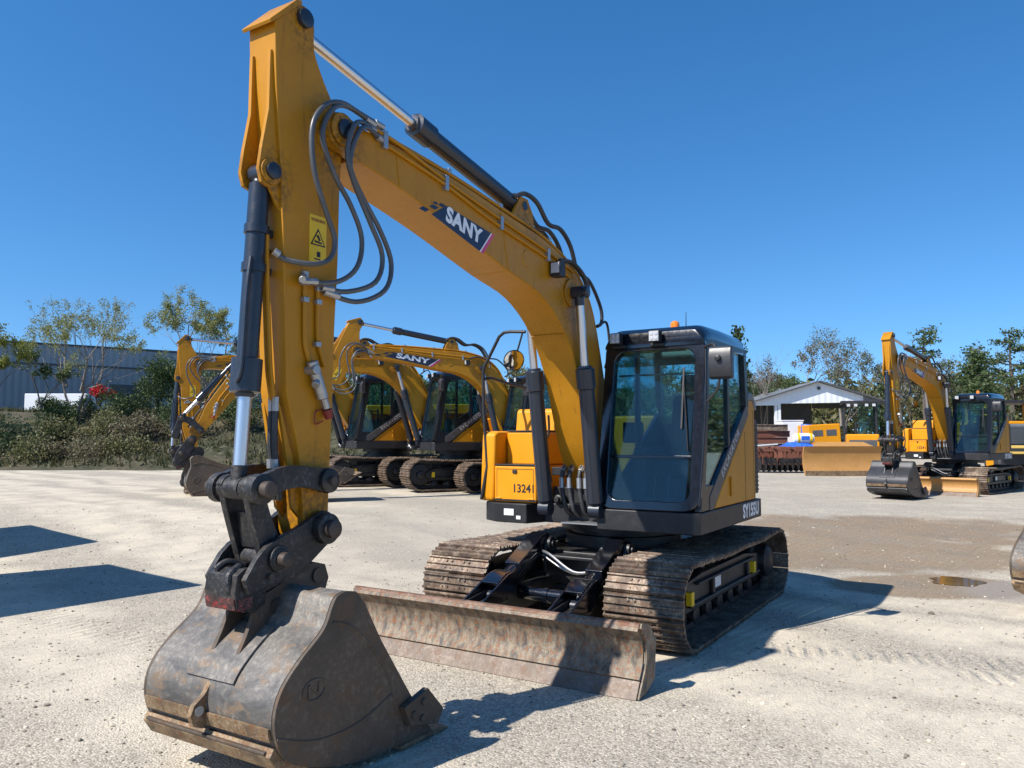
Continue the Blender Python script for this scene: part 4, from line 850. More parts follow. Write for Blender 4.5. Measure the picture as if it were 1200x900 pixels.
    hl.cyl((5.06, -0.125, 1.527), (5.06, 0.125, 1.527), 0.066); hl.cyl((4.93, -0.12, 1.15), (4.93, 0.12, 1.15), 0.065); hl.prism([(5.00, 1.40), (5.03, 1.40), (4.99, 1.20), (4.95, 1.22)], -0.072, 0.072)
    part(root, 'bucket_link', hl, 'coupler_black', 'arm', bevel=0.006)
    # ---- quick coupler
    qc = MB()
    for s in (1, -1):
        a, b = min(s * 0.128, s * 0.165), max(s * 0.128, s * 0.165)
        qc.prism(circ(4.597, 1.277, 0.10, 250, 70, 12)[::1] + [(4.80, 1.30), (4.93, 1.255), (5.01, 1.22), (5.07, 1.17), (5.15, 1.06), (5.12, 0.985), (4.92, 1.02), (4.70, 1.09)], a, b)
        qc.lathe([(0, 0.088), (0.045, 0.088), (0.05, 0.075)], (4.597, s * 0.165, 1.277), (0, s, 0), 24)
        qc.lathe([(0, 0.072), (0.02, 0.072), (0.022, 0.055), (0.03, 0.05)], (4.93, s * 0.165, 1.145), (0, s, 0), 24)
    qc.prism([(5.02, 1.10), (5.12, 1.115), (5.165, 1.085), (5.18, 1.0), (5.165, 0.91), (5.05, 0.875), (4.98, 0.91), (4.96, 1.02)], -0.122, 0.122)
    qc.prism([(4.66, 1.10), (5.0, 1.04), (5.0, 0.97), (4.66, 1.05)], -0.127, 0.127)
    cp = part(root, 'quick_coupler', qc, 'coupler_black', 'bucket', bevel=0.008)
    rd = MB(); rd.prism([(5.183, 0.965), (5.170, 0.905), (5.10, 0.884), (5.10, 0.889), (5.163, 0.912), (5.175, 0.967)], -0.115, 0.115); rd.box(5.07, 5.155, 0.1225, 0.1265, 0.905, 0.965); build('lock_plate', rd, 'red_worn', cp)
    pn = MB(); pn.lathe([(0, 0.04), (0.05, 0.04), (0.056, 0.03)], (4.93, 0.19, 1.145), (0, 1, 0), 18); pn.lathe([(0, 0.052), (0.045, 0.052), (0.05, 0.042)], (4.597, 0.212, 1.277), (0, 1, 0), 18); pn.lathe([(0, 0.017), (0.02, 0.017)], (4.99, 0.165, 1.06), (0, 1, 0), 10); pn.lathe([(0, 0.052), (0.045, 0.052), (0.05, 0.042)], (4.597, -0.212, 1.277), (0, -1, 0), 18); build('coupler_pin', pn, 'pin_steel', cp)
    hk = MB(); hk.tube([(5.10, 0.06, 1.12), (5.17, 0.06, 1.08), (5.175, 0.07, 1.0)], 0.022, 10); hk.tube([(5.16, -0.06, 1.10), (5.10, -0.04, 1.135), (5.02, 0.0, 1.11)], 0.02, 10); build('coupler_latch', hk, 'coupler_black', cp)
    # ---- bucket
    shell = smooth_curve([(4.775, 0.985), (4.845, 0.968), (4.882, 0.915), (4.915, 0.845), (4.965, 0.79), (5.10, 0.69), (5.205, 0.585), (5.250, 0.471), (5.236, 0.345), (5.165, 0.228), (5.00, 0.150), (4.815, 0.093), (4.58, 0.057), (4.315, 0.039), (4.12, 0.026)], 4)
    W = 0.498
    mb = MB(); mb.wall(shell, -W + 0.002, W - 0.002, -0.022)
    bk = part(root, 'bucket', mb, 'bucket_steel', 'bucket', sharp=50)
    side = shell + [(4.02, 0.03), (4.09, 0.11), (4.226, 0.293), (4.494, 0.669), (4.638, 0.906), (4.70, 0.97)]
    for s in (1, -1):
        sd = MB(); sd.prism(side, min(s * W, s * (W + 0.022)), max(s * W, s * (W + 0.022))); so = build('bucket_side', sd, 'bucket_side_steel', bk, 0.004)
        wb = MB(); yy = s * (W + 0.022)
        wb.tube([(4.875, yy, 0.84), (4.72, yy, 0.78), (4.52, yy, 0.58), (4.40, yy, 0.38), (4.33, yy, 0.06)], 0.008, 6); wb.tube([(5.235, yy, 0.36), (4.98, yy, 0.275), (4.68, yy, 0.27), (4.40, yy, 0.35)], 0.007, 6); build('weld_bead', wb, 'bucket_side_steel', so)
        em = MB(); em.tube([(5.00 + 0.075 * math.cos(R(a)), yy, 0.53 + 0.052 * math.sin(R(a))) for a in range(0, 361, 20)], 0.006, 6)
        em.box(5.03, 5.043, yy - 0.006, yy + 0.006, 0.50, 0.56); em.box(4.962, 4.975, yy - 0.006, yy + 0.006, 0.50, 0.56); em.prism([(5.04, 0.56), (5.025, 0.56), (4.964, 0.50), (4.977, 0.50)], yy - 0.006, yy + 0.006); build('cast_emblem', em, 'bucket_side_steel', so)
        sc = MB(); sc.prism([(4.28, 0.14), (4.34, 0.26), (4.12, 0.315), (3.97, 0.16), (4.02, 0.08)], min(s * (W + 0.024), s * (W + 0.066)), max(s * (W + 0.024), s * (W + 0.066)))
        for a, b in ((4.26, 0.20), (4.17, 0.25), (4.18, 0.16)): sc.cyl((a, s * (W + 0.06), b), (a, s * (W + 0.080), b), 0.022, n=6)
        build('side_cutter', sc, 'bucket_side_steel', so, 0.005)
    ce = MB(); ce.prism([(4.32, 0.036), (4.32, 0.010), (3.93, 0.004), (3.86, 0.008), (3.96, 0.034)], -W - 0.03, W + 0.03); build('cutting_edge', ce, 'rust_band', bk, 0.004)
    def along(z0, z1): return [p for p in shell if z0 <= p[1] <= z1 and p[0] > 4.9]
    wp = MB(); wp.wall([(p[0] + 0.004, p[1]) for p in along(0.325, 0.43)], -W + 0.01, W - 0.01, 0.012); build('wear_strip', wp, 'rust_band', bk)
    hp = MB(); hp.prism([(5.238, 0.315), (5.262, 0.275), (5.212, 0.20), (5.03, 0.135), (5.01, 0.16), (5.16, 0.235)], -W - 0.005, W + 0.005); build('heel_plate', hp, 'rust_band', bk, 0.006)
    hb = MB(); hb.box(5.20, 5.268, -W + 0.03, W - 0.03, 0.283, 0.298); build('heel_bar', hb, 'bucket_side_steel', bk, 0.004)
    for s in (1, -1):
        er = MB(); er.prism([(4.62, 1.085), (4.53, 1.06), (4.50, 0.98), (4.53, 0.90), (4.62, 0.84), (4.78, 0.80), (4.90, 0.82), (5.00, 0.74), (5.10, 0.665), (5.155, 0.61), (5.165, 0.625), (5.09, 0.76), (5.03, 0.90), (4.99, 0.955), (4.90, 0.985), (4.78, 1.03)], min(s * 0.085, s * 0.113), max(s * 0.085, s * 0.113))
        build('bucket_ear', er, 'bucket_side_steel', bk, 0.004)
    for a, b in ((4.593, 1.005), (4.90, 0.88)):
        pn = MB(); pn.cyl((a, -0.125, b), (a, 0.125, b), 0.042); build('bucket_pin', pn, 'pin_steel', bk)
    bp = MB(); bp.wall([(p[0] + 0.003, p[1] + 0.002) for p in shell if 0.54 < p[1] < 0.80 and p[0] > 4.95], -0.19, 0.19, 0.01); build('doubler_plate', bp, 'bucket_steel', bk)
    le = MB(); le.prism([(5.14, 0.66), (5.27, 0.49), (5.325, 0.455), (5.345, 0.405), (5.325, 0.35), (5.27, 0.325), (5.21, 0.40)], -0.016, 0.016)
    lo = build('lifting_eye', le, 'rust_band', bk, 0.004)
    lh = MB(); lh.lathe([(0, 0.026), (0.003, 0.026)], (5.296, 0.0175, 0.42), (0, 1, 0), 16); build('eye_hole', lh, 'dusty_patch', lo)
    for nm in ('boom_lug', 'boom_pin', 'arm_pin', 'pipe_clamp', 'arm_bracket', 'pipe_fitting', 'hose_coupling', 'boom_hose', 'boom_pipe', 'arm_pipe', 'spec_plate', 'pivot_pin', 'blade_stiffener', 'console', 'coupler_pin', 'link_pin', 'door_seam', 'arm_hose', 'blade_hose', 'coupler_latch', 'grab_bar', 'cylinder_bracket', 'blade_arm', 'hose_fitting'):
        split_far(nm)
    return root

def pose_mats(a, b, c):
    T = Matrix.Translation
    Mb = T(FOOT) @ Matrix.Rotation(R(a), 4, 'Y') @ T(-FOOT)
    Ma = Mb @ T(PIVOT) @ Matrix.Rotation(R(b), 4, 'Y') @ T(-PIVOT)
    Mk = Ma @ T(TIP) @ Matrix.Rotation(R(c), 4, 'Y') @ T(-TIP)
    return Mb, Ma, Mk
def copy_tree(o, parent):
    c = o.copy(); COL.objects.link(c); c.parent = parent
    for ch in o.children: copy_tree(ch, c)
    return c
BIG = {}
def big_sticker(o, M):
    k = o.data.name
    if k not in BIG: BIG[k] = o.data.copy(); BIG[k].transform(M)
    o.data = BIG[k]
    for ch in o.children: big_sticker(ch, M)
NO_BLADE = ('dozer_blade', 'cylinder_guard', 'blade_arm', 'blade_cylinder', 'cylinder_bracket', 'pivot_pin', 'cross_tube', 'blade_hose')
def place_excavator(src, loc, heading, label, pose=(0, 0, 0), skip=(), size=1.0):
    r = src.copy(); COL.objects.link(r); r['label'] = label; r.scale = (size, size, size)
    r.location = loc; r.rotation_euler = (0, 0, math.atan2(-math.cos(R(heading)), -math.sin(R(heading))))
    Mb, Ma, Mk = pose_mats(*pose)
    dec = pose[0] > 0
    for ch in src.children:
        if ch.name.split('.')[0] in skip: continue
        c = copy_tree(ch, r); k = POSE.get(ch.name, 'base')
        if k == 'boom':
            c.matrix_local = Mb
            if dec:
                for g in c.children:
                    if g.name.startswith('name_sticker'):
                        cc = Vector((3.25, 0, 3.36)); ax = Matrix.Rotation(R(-6.8), 4, 'Y')
                        big_sticker(g, Matrix.Translation((3.25, 0, 3.425)) @ Matrix.Rotation(R(-10.8), 4, 'Y') @ Matrix.Diagonal((1.75, 1, 1.0, 1)) @ ax.inverted() @ Matrix.Translation(-cc))
        elif k == 'arm': c.matrix_local = Ma
        elif k == 'bucket': c.matrix_local = Mk
        elif k == 'boomcyl': s = ch['side']; aim(c, (1.22, s * 0.27, 1.12), Mb @ Vector((1.55, s * 0.27, 3.13)))
        elif k == 'armcyl': aim(c, Mb @ Vector((2.2, 0, 3.80)), Ma @ Vector((4.774, 0, 4.26)))
        elif k == 'bucketcyl': aim(c, Ma @ Vector((4.972, 0, 3.29)), Ma @ Vector((5.075, 0, 1.53)))
    return r

# ------------------------------------------------------------------ ground height
def sst(a, b, x):
    t = max(0.0, min(1.0, (x - a) / (b - a))); return t * t * (3 - 2 * t)
def ground_z(x, y):
    far = 0.42 - 0.20 * sst(2, 9, x)
    z = far * sst(10.5, 17.5, y) * (1 - 0.0 * x)
    z += 0.03 * noise.noise(Vector((x * 0.25, y * 0.25, 0))) * sst(9.5, 14, math.hypot(x - 1.0, y - 1.5))
    return z
def make_ground():
    xs = [-900, -500, -250, -120, -70] + [-45 + 1.0 * i for i in range(28)] + [-17 + 0.4 * i for i in range(86)] + [18 + 1.0 * i for i in range(28)] + [60, 90, 150, 300, 600, 1000]
    ys = [-300, -100, -40, -15, -6] + [-3 + 0.3 * i for i in range(84)] + [23 + 1.0 * i for i in range(25)] + [55, 70, 100, 160, 300, 600, 1200]
    vs = [(x, y, ground_z(x, y)) for y in ys for x in xs]; n = len(xs)
    fs = [(j * n + i, j * n + i + 1, (j + 1) * n + i + 1, (j + 1) * n + i) for j in range(len(ys) - 1) for i in range(n - 1)]
    o = quick('ground', vs, fs, 'crushed_stone'); o.data.polygons.foreach_set('use_smooth', [True] * len(o.data.polygons)); tag(o, kind='structure'); return o
make_ground()

# ------------------------------------------------------------------ machines
MAIN = make_excavator('large clean excavator nearest us with wide dark bucket, tall lettered arm and rusty front blade')
POS = (1.2016, 8.5797, 0.0)
MAIN.location = POS; MAIN.rotation_euler = (0, 0, math.atan2(-math.cos(R(31.9)), -math.sin(R(31.9))))
def at(x, y): return (x, y, ground_z(x, y))
RIGHT = place_excavator(MAIN, at(13.42, 23.8), 47, 'excavator parked in front of the tan bulldozer blade, its bucket and cab facing us')
place_excavator(MAIN, at(0.70, 19.7), 65, 'excavator whose lettered boom stretches level behind the tallest arm', (4.5, -34, 62), NO_BLADE)
place_excavator(MAIN, at(-1.40, 21.9), 65, 'middle excavator of the back row, its slanting arm left of the tallest arm', (8.5, -46, 72), NO_BLADE, 1.1)
place_excavator(MAIN, at(-3.80, 24.06), 65, 'excavator at the left end of the back row, its short arm standing upright', (8.5, -8, 45), NO_BLADE, 1.13)
place_excavator(MAIN, at(9.97, 10.73), 58, 'excavator cut by the right edge, only its dark bucket with a rusty band showing')

def repaint(o, pick):
    if o.type == 'MESH' and o.data.materials:
        n = pick(o)
        if n: o.material_slots[0].link = 'OBJECT'; o.material_slots[0].material = MATS[n]
    for c in o.children: repaint(c, pick)
for c in RIGHT.children:
    if c.name.startswith('bucket') and 'cylinder' not in c.name and 'link' not in c.name: repaint(c, lambda o: None if o.name.startswith(('wear', 'cutting', 'eye', 'bucket_pin')) else 'new_black')
    if c.name.startswith('dozer_blade'): repaint(c, lambda o: 'dozer_tan' if o.name.startswith(('dozer_blade', 'end_plate', 'blade_lip')) else None)

# ------------------------------------------------------------------ vegetation
def leaf_quads(V, Fc, pts, size, rnd, flat=0.0):
    """one bent leaf-sized face per point"""
    for p in pts:
        a = Vector((rnd.gauss(0, 1), rnd.gauss(0, 1), rnd.gauss(0, 1) * (1 - flat))).normalized()
        b = a.cross(Vector((rnd.gauss(0, 1), rnd.gauss(0, 1), rnd.gauss(0, 1)))).normalized()
        s = size * rnd.uniform(0.6, 1.35); i = len(V)
        V.extend([tuple(p - a * s * 0.5), tuple(p + b * s * 0.32), tuple(p + a * s * 0.5), tuple(p - b * s * 0.32)]); Fc.append((i, i + 1, i + 2, i + 3))
def branch_mesh(segs, n=5):
    V = []; Fc = []
    for p0, p1, r0, r1 in segs:
        d = (p1 - p0).normalized(); a = d.orthogonal().normalized(); b = d.cross(a); i = len(V)
        for p, r in ((p0, r0), (p1, r1)):
            for k in range(n):
                w = 2 * math.pi * k / n; V.append(tuple(p + (a * math.cos(w) + b * math.sin(w)) * r))
        for k in range(n): Fc.append((i + k, i + (k + 1) % n, i + n + (k + 1) % n, i + n + k))
    return V, Fc
def tree(label, x, y, z, h, spread, leaf, seed, n_leaf=1800, leaf_size=0.22, first=0.25, depth=4, group='trees around the yard', bark='bark', upward=0.75, clump=0.35, stems=1, name='tree', r0=None):
    rnd = random.Random(seed); segs = []; tips = []
    r0 = r0 or h * 0.017
    def grow(p, d, l, r, k):
        steps = 3
        for i in range(steps):
            d = (d + Vector((rnd.gauss(0, 0.13), rnd.gauss(0, 0.13), rnd.gauss(0.03, 0.08)))).normalized()
            q = p + d * l / steps; r1 = r * 0.86; segs.append((p, q, r, r1)); p = q; r = r1
            if k <= 1: tips.append((segs[-1][0], p))
        if k > 0:
            for _ in range(rnd.choice((2, 3, 3)) if k > 1 else rnd.choice((4, 5))):
                ax = Vector((rnd.gauss(0, 1), rnd.gauss(0, 1), rnd.gauss(0, 1))).normalized()
                nd_ = (d + ax * rnd.uniform(0.5, 0.95) * spread + Vector((0, 0, 0.18 * upward))).normalized()
                grow(p, nd_, l * rnd.uniform(0.58, 0.82), r * 0.68, k - 1)
    for s in range(stems):
        tilt = Vector((rnd.gauss(0, 0.05 + 0.22 * (stems > 1)), rnd.gauss(0, 0.05 + 0.22 * (stems > 1)), 1)).normalized()
        p = Vector((rnd.gauss(0, 0.12) * (stems > 1), rnd.gauss(0, 0.12) * (stems > 1), -0.15))
        l0 = h * first; grow(p, tilt, l0, r0 * (1 if stems == 1 else 0.7), depth)
        mid = p + tilt * l0 * 0.9; top = p + tilt * h * 0.55
        grow(mid, tilt, h * first * 0.9, r0 * 0.7, depth - 1)
    zt = max(q.z for _, q, _, _ in segs); k = h / zt
    segs = [(a * k, b * k, ra * 1.0, rb) for a, b, ra, rb in segs]; tips = [(a * k, b * k) for a, b in tips]
    root = thing(name, label, 'tree', (x, y, z), 0, group)
    V, Fc = branch_mesh(segs); quick('trunk', V, Fc, bark, root)
    V, Fc = [], []
    if n_leaf:
        n_leaf = int(n_leaf * 3.2); leaf_size *= 0.60; per = n_leaf / len(tips)
        for a_, b_ in tips:
            if rnd.random() < 0.08: continue
            m = int(per * rnd.uniform(0.3, 1.8) + rnd.random()); s = clump * 0.26
            leaf_quads(V, Fc, [a_.lerp(b_, rnd.uniform(0.1, 1.1)) + Vector((rnd.gauss(0, s), rnd.gauss(0, s), rnd.gauss(0.0, s))) for _ in range(m)], leaf_size, rnd)
        quick('crown', V, Fc, leaf, root)
    return root
def shrub(label, x, y, z, h, w, leaf, seed, n=1600, size=0.16, group='shrubs on the bank', cat='shrub', name='shrub'):
    rnd = random.Random(seed); root = thing(name, label, cat, (x, y, z), 0, group); segs = []; V = []; Fc = []
    lumps = []
    for k in range(9):
        a = rnd.uniform(0, 6.28); r = abs(rnd.gauss(0, 0.36)) * w; t = rnd.uniform(0.3, 0.95)
        c = Vector((r * math.cos(a), r * math.sin(a) * 0.7, h * t * (1 - 0.45 * min(1, r / w)))); lumps.append((c, w * rnd.uniform(0.13, 0.22)))
        mid = c * 0.5 + Vector((rnd.gauss(0, 0.1), rnd.gauss(0, 0.1), 0)); segs += [(Vector((rnd.gauss(0, 0.06), rnd.gauss(0, 0.06), -0.2)), mid, 0.035, 0.022), (mid, c, 0.022, 0.008)]
    while len(Fc) < int(n * 2.2):
        c, s = rnd.choice(lumps); g = Vector((rnd.gauss(0, 1), rnd.gauss(0, 1), rnd.gauss(0, 0.85)))
        if g.length > 1.75: continue
        leaf_quads(V, Fc, [c + g * s], size * 0.72, rnd)
    V2, F2 = branch_mesh(segs); quick('stem', V2, F2, 'bark', root); quick('foliage', V, Fc, leaf, root); return root
def conifer(label, x, y, z, h, w, leaf, seed, n=4200, size=0.26, gaps=0.1, cone=True, base=0.08, group='evergreens behind the yard'):
    rnd = random.Random(seed); segs = []; V = []; Fc = []
    segs.append((Vector((0, 0, -0.2)), Vector((rnd.gauss(0, .1), 0, h * 0.55)), h * 0.022, h * 0.014)); segs.append((segs[0][1], Vector((0, 0, h * 0.98)), h * 0.014, 0.02))
    nb = 90 if cone else 34
    for k in range(nb):
        t = base + (1 - base) * (k + rnd.random()) / nb
        if rnd.random() < gaps: continue
        prof = (1 - t) ** 0.75 * min(1, (t - base) / 0.12 + 0.45) if cone else rnd.uniform(0.4, 1.0) * (0.5 + 0.8 * math.sin(math.pi * min(1, t)))
        a = rnd.uniform(0, 6.28); L = w * 0.5 * max(0.12, prof) * rnd.uniform(0.75, 1.15); p0 = Vector((0, 0, h * t)); d = Vector((math.cos(a), math.sin(a), rnd.uniform(-0.1, 0.35)))
        p1 = p0 + d * L; segs.append((p0, p1, 0.05, 0.012)); m = int(n / nb * (0.3 + 1.2 * L / (w * 0.5)))
        for _ in range(m):
            u = rnd.uniform(0.25, 1.05) ** 0.7; s = (0.10 + 0.09 * w * 0.5) if cone else 0.26
            leaf_quads(V, Fc, [p0 + d * L * u + Vector((rnd.gauss(0, s), rnd.gauss(0, s), rnd.gauss(0, s * (0.7 if cone else 0.45))))], size, rnd)
    root = thing('evergreen_tree', label, 'tree', (x, y, z), 0, group); V2, F2 = branch_mesh(segs, 6); quick('trunk', V2, F2, 'bark', root); quick('crown', V, Fc, leaf, root); return root

# ------------------------------------------------------------------ the grass bank on the left
def bank_z(x, y):
    fx = sst(7.0, -4.0, x) if False else 1 - sst(-3.0, 9.0, x)
    y0 = 33.0 + 0.05 * (x + 15) + 0.8 * noise.noise(Vector((x * 0.15, 3.1, 0)))
    z = 2.75 * sst(y0, y0 + 9.5, y) * fx + 0.30 * (noise.noise(Vector((x * 0.35, y * 0.35, 5))) + 0.5 * noise.noise(Vector((x * 1.1, y * 1.1, 2)))) * sst(y0, y0 + 2, y) * fx
    return ground_z(x, y) - 0.12 + z + 0.10 * sst(y0 - 0.3, y0 + 0.6, y) * fx
def make_bank():
    xs = [-95 + 1.5 * i for i in range(24)] + [-59 + 0.6 * i for i in range(116)]; ys = [31.5 + 0.5 * i for i in range(40)] + [52, 55, 60, 70, 90, 110]
    vs = [(x, y, bank_z(x, y)) for y in ys for x in xs]; n = len(xs)
    fs = [(j * n + i, j * n + i + 1, (j + 1) * n + i + 1, (j + 1) * n + i) for j in range(len(ys) - 1) for i in range(n - 1)]
    o = quick('grass_bank', vs, fs, 'bank_soil'); o.data.polygons.foreach_set('use_smooth', [True] * len(o.data.polygons)); tag(o, kind='structure')
    rnd = random.Random(3); V = []; Fc = []
    while len(Fc) < 20000:
        x = rnd.uniform(-42, 4); y = rnd.uniform(33.2, 45)
        if noise.noise(Vector((x * 0.3, y * 0.3, 9))) < -0.25 or bank_z(x, y) - ground_z(x, y) < 0.1: continue
        z = bank_z(x, y)
        for _ in range(3):
            a = rnd.uniform(0, 6.28); hh = rnd.uniform(0.12, 0.38); q = Vector((x + rnd.gauss(0, .1), y + rnd.gauss(0, .1), z - 0.02)); w = Vector((math.cos(a), math.sin(a), 0)) * 0.05; tip = q + Vector((rnd.gauss(0, 0.1), rnd.gauss(0, 0.1), hh)); i = len(V)
            V.extend([tuple(q - w), tuple(q + w), tuple(tip)]); Fc.append((i, i + 1, i + 2))
    tag(quick('grass', V, Fc, 'grass_blade'), 'dry and green grass tufts growing over the bank on the left', 'grass', kind='stuff')
make_bank()
def on_bank(x, y): return bank_z(x, y) - 0.05
def px(p, D): return (p - 600) / 920 * D

G1 = 'trees on the left bank'
x = px(84, 41); tree('slender sparse tree with pale spring leaves standing before the long grey warehouse', x, 41, on_bank(x, 41), 6.6, 0.95, 'leaf_spring', 11, 3400, 0.14, 0.16, 5, G1, 'bark_pale', 0.9, 0.28, 3)
x = px(-6, 37); tree('yellow green tree cut by the left edge of the photo', x, 37, on_bank(x, 37), 6.1, 0.75, 'leaf_yellowgreen', 12, 3600, 0.16, 0.2, 5, G1, 'bark', 0.6, 0.32, 2)
x = px(45, 40); tree('small green tree right of the yellow green one, before the white trailer', x, 40, on_bank(x, 40), 3.8, 0.8, 'leaf_green', 13, 750, 0.17, 0.28, 4, G1, 'bark', 0.3, 0.25, 1)
x = px(236, 43); tree('wide open crowned tree rising behind the left end excavator', x, 43, on_bank(x, 43), 7.4, 1.0, 'leaf_spring', 14, 4400, 0.15, 0.18, 5, G1, 'bark_pale', 0.8, 0.32, 2)
x = px(330, 46); tree('leafy tree mostly hidden behind the tallest arm', x, 46, on_bank(x, 46), 5.6, 0.8, 'leaf_green', 15, 1700, 0.2, 0.26, 4, G1)
for k, (p, D, h, w, leaf, lab) in enumerate([
        (14, 36, 1.9, 2.4, 'leaf_dark', 'dark blue green shrub at the left edge of the bank'),
        (70, 38.6, 1.2, 1.7, 'leaf_green', 'low green shrub under the slender sparse tree'),
        (150, 40, 1.9, 2.6, 'leaf_green', 'round green shrub right of the red leaved one'),
        (186, 41, 3.0, 2.8, 'leaf_green', 'tall dark shrub beside the left end excavator arm'),
        (128, 37.5, 1.0, 2.2, 'leaf_olive', 'low olive shrub in front of the red leaved one'),
        (205, 38, 1.6, 2.4, 'leaf_dark', 'dark low shrub just behind the upright chrome rod on the left'),
        (262, 42, 3.0, 3.4, 'leaf_dark', 'dark dense shrub between the left arms'),
        (285, 39, 1.8, 2.4, 'leaf_green', 'green shrub half covered by the chrome cylinder rod'),
        (335, 41, 3.0, 3.0, 'leaf_dark', 'dark shrub mostly behind the tallest arm'),
        (385, 44, 3.2, 3.4, 'leaf_green', 'green shrub behind the first cab of the row'),
        (455, 47, 4.0, 4.2, 'leaf_dark', 'dark shrub between the first two cabs of the row'),
        (100, 43, 1.0, 1.2, 'leaf_dark', 'small dark shrub touching the right end of the white trailer'),
        (56, 43, 0.9, 1.2, 'leaf_dark', 'small dark shrub in front of the white trailer'),
        (218, 45, 2.8, 3.0, 'leaf_green', 'green shrub under the wide open crowned tree'),
        (38, 35.2, 0.7, 2.4, 'leaf_olive', 'low olive scrub at the foot of the bank below the white trailer'),
        (92, 35.4, 0.65, 2.4, 'leaf_brown', 'low brown scrub at the foot of the bank below the slender tree'),
        (140, 35.8, 0.6, 2.2, 'leaf_olive', 'low olive scrub at the foot of the bank below the red leaved shrub'),
        (60, 37.0, 1.0, 2.6, 'leaf_olive', 'olive shrub half way up the bank under the trailer'),
        (168, 37.2, 1.0, 2.2, 'leaf_brown', 'brown shrub half way up the bank beside the left end arm'),
        (240, 40.0, 1.7, 2.6, 'leaf_olive', 'olive shrub half way up the bank between the left arms')]):
    x = px(p, D); shrub(lab, x, D, on_bank(x, D), h, w, leaf, 40 + k, 2000 if h > 2 else 1000)
x = px(115, 40.5); shrub('bright red leaved shrub on top of the left bank', x, 40.5, on_bank(x, 40.5) + 0.75, 0.95, 0.95, 'leaf_red', 77, 420, 0.15)

G2 = 'trees behind the yard'
def T(lab, p, D, top, sp, leaf, seed, n, size, **k):
    x = px(p, D); z = ground_z(x, D); h = 1.8 + (513 - top) * D / 920 - z
    tree(lab, x, D, z, h, sp, leaf, seed, n, size, group=G2, **k)
T('brownish open tree left of the tallest tree behind the shed', 942, 66, 396, 1.0, 'leaf_brown', 121, 1700, 0.24, depth=5, clump=0.6, first=0.16, bark='bark_pale')
T('tallest tree behind the white shed, thinly leaved', 988, 68, 378, 1.0, 'leaf_olive', 122, 2200, 0.22, depth=5, clump=0.6, first=0.15, bark='bark_pale')
T('bare grey tree with thin upright twigs behind the cab', 893, 60, 402, 0.5, 'leaf_brown', 23, 0, 0.2, depth=5, bark='bark_pale', first=0.22)
T('low olive tree beside the bare grey tree', 905, 70, 436, 0.8, 'leaf_olive', 24, 1500, 0.28, clump=0.6, depth=5, first=0.17)
T('low green tree over the left roof slope of the shed', 926, 64, 434, 0.8, 'leaf_green', 25, 1400, 0.26, clump=0.6, depth=5, first=0.17)
T('brown tree close behind the arm of the right excavator', 1062, 66, 421, 0.8, 'leaf_brown', 26, 1500, 0.26, clump=0.6, depth=5, first=0.17)
T('olive tree under the ragged pine', 1100, 64, 424, 0.8, 'leaf_olive', 27, 1500, 0.26, clump=0.6, depth=5, first=0.17)
T('bare tree left of the cone shaped evergreen', 1122, 70, 402, 0.55, 'leaf_brown', 28, 260, 0.2, depth=5, bark='bark_pale')
T('bare tree behind the tip of the cone shaped evergreen', 1152, 72, 396, 0.55, 'leaf_brown', 29, 200, 0.2, depth=5, bark='bark_pale')
T('brownish tree at the right edge below the clumped pine', 1180, 70, 432, 0.8, 'leaf_brown', 30, 1700, 0.28, clump=0.6, depth=5, first=0.17)
T('half bare tree past the right edge', 1225, 66, 420, 0.8, 'leaf_olive', 31, 1200, 0.26)
T('pale green tree behind the round mirror', 612, 62, 428, 0.8, 'leaf_olive', 32, 1900, 0.26, clump=0.6, depth=5, first=0.17)
T('green tree left of the round mirror', 578, 66, 436, 0.8, 'leaf_green', 33, 1900, 0.26, clump=0.6, depth=5, first=0.17)
T('olive tree seen past the lettered boom', 540, 70, 442, 0.8, 'leaf_olive', 34, 1900, 0.28, clump=0.6, depth=5, first=0.17)
T('green tree between the cabs of the back row', 490, 72, 446, 0.8, 'leaf_green', 35, 1900, 0.28, clump=0.6, depth=5, first=0.17)
T('olive tree directly behind the boom foot', 655, 60, 426, 0.8, 'leaf_olive', 36, 1900, 0.26, clump=0.6, depth=5, first=0.17)
T('green tree seen through the cab windshield', 735, 58, 410, 0.8, 'leaf_green', 37, 1800, 0.26, clump=0.6, depth=5, first=0.17)
T('olive tree behind the left half of the cab', 780, 64, 420, 0.8, 'leaf_olive', 38, 1700, 0.28, clump=0.6, depth=5, first=0.17)
T('thin leaved tree behind the right half of the cab', 822, 60, 414, 0.8, 'leaf_brown', 39, 1500, 0.26, clump=0.6, depth=5, first=0.17)
for k, (x, y) in enumerate(((52, 42), (44, 34), (40, 26), (47, 20), (56, 30))):
    tree(['tall', 'leaning', 'broad', 'bushy', 'thin'][k] + ' green tree standing beyond the right edge of the yard', x, y, ground_z(x, y), 8.0 + k % 3, 0.8, 'leaf_green', 90 + k, 1800, 0.26, group=G2, clump=0.6, depth=5, first=0.17)
def E_(lab, p, D, top, w, leaf, seed, **k):
    x = px(p, D); z = ground_z(x, D); conifer(lab, x, D, z, 1.8 + (513 - top) * D / 920 - z, w, leaf, seed, **k)
E_('dark evergreen directly behind the rear edge of the main cab', 866, 50, 384, 2.4, 'leaf_dark', 51, n=3000)
E_('dense cone shaped evergreen behind the right excavator cab', 1145, 55, 411, 5.2, 'leaf_pine', 52, n=9000, size=0.22)
E_('ragged dark pine with clumps high on its trunk', 1086, 60, 385, 3.0, 'leaf_pine', 53, n=1500, size=0.2, cone=False, base=0.62)
E_('clumped pine near the right edge', 1186, 58, 387, 3.4, 'leaf_pine', 54, n=2200, size=0.2, cone=False, base=0.5)
E_('green bushy evergreen near the shed end', 1040, 62, 438, 3.0, 'leaf_dark', 55, n=2500)
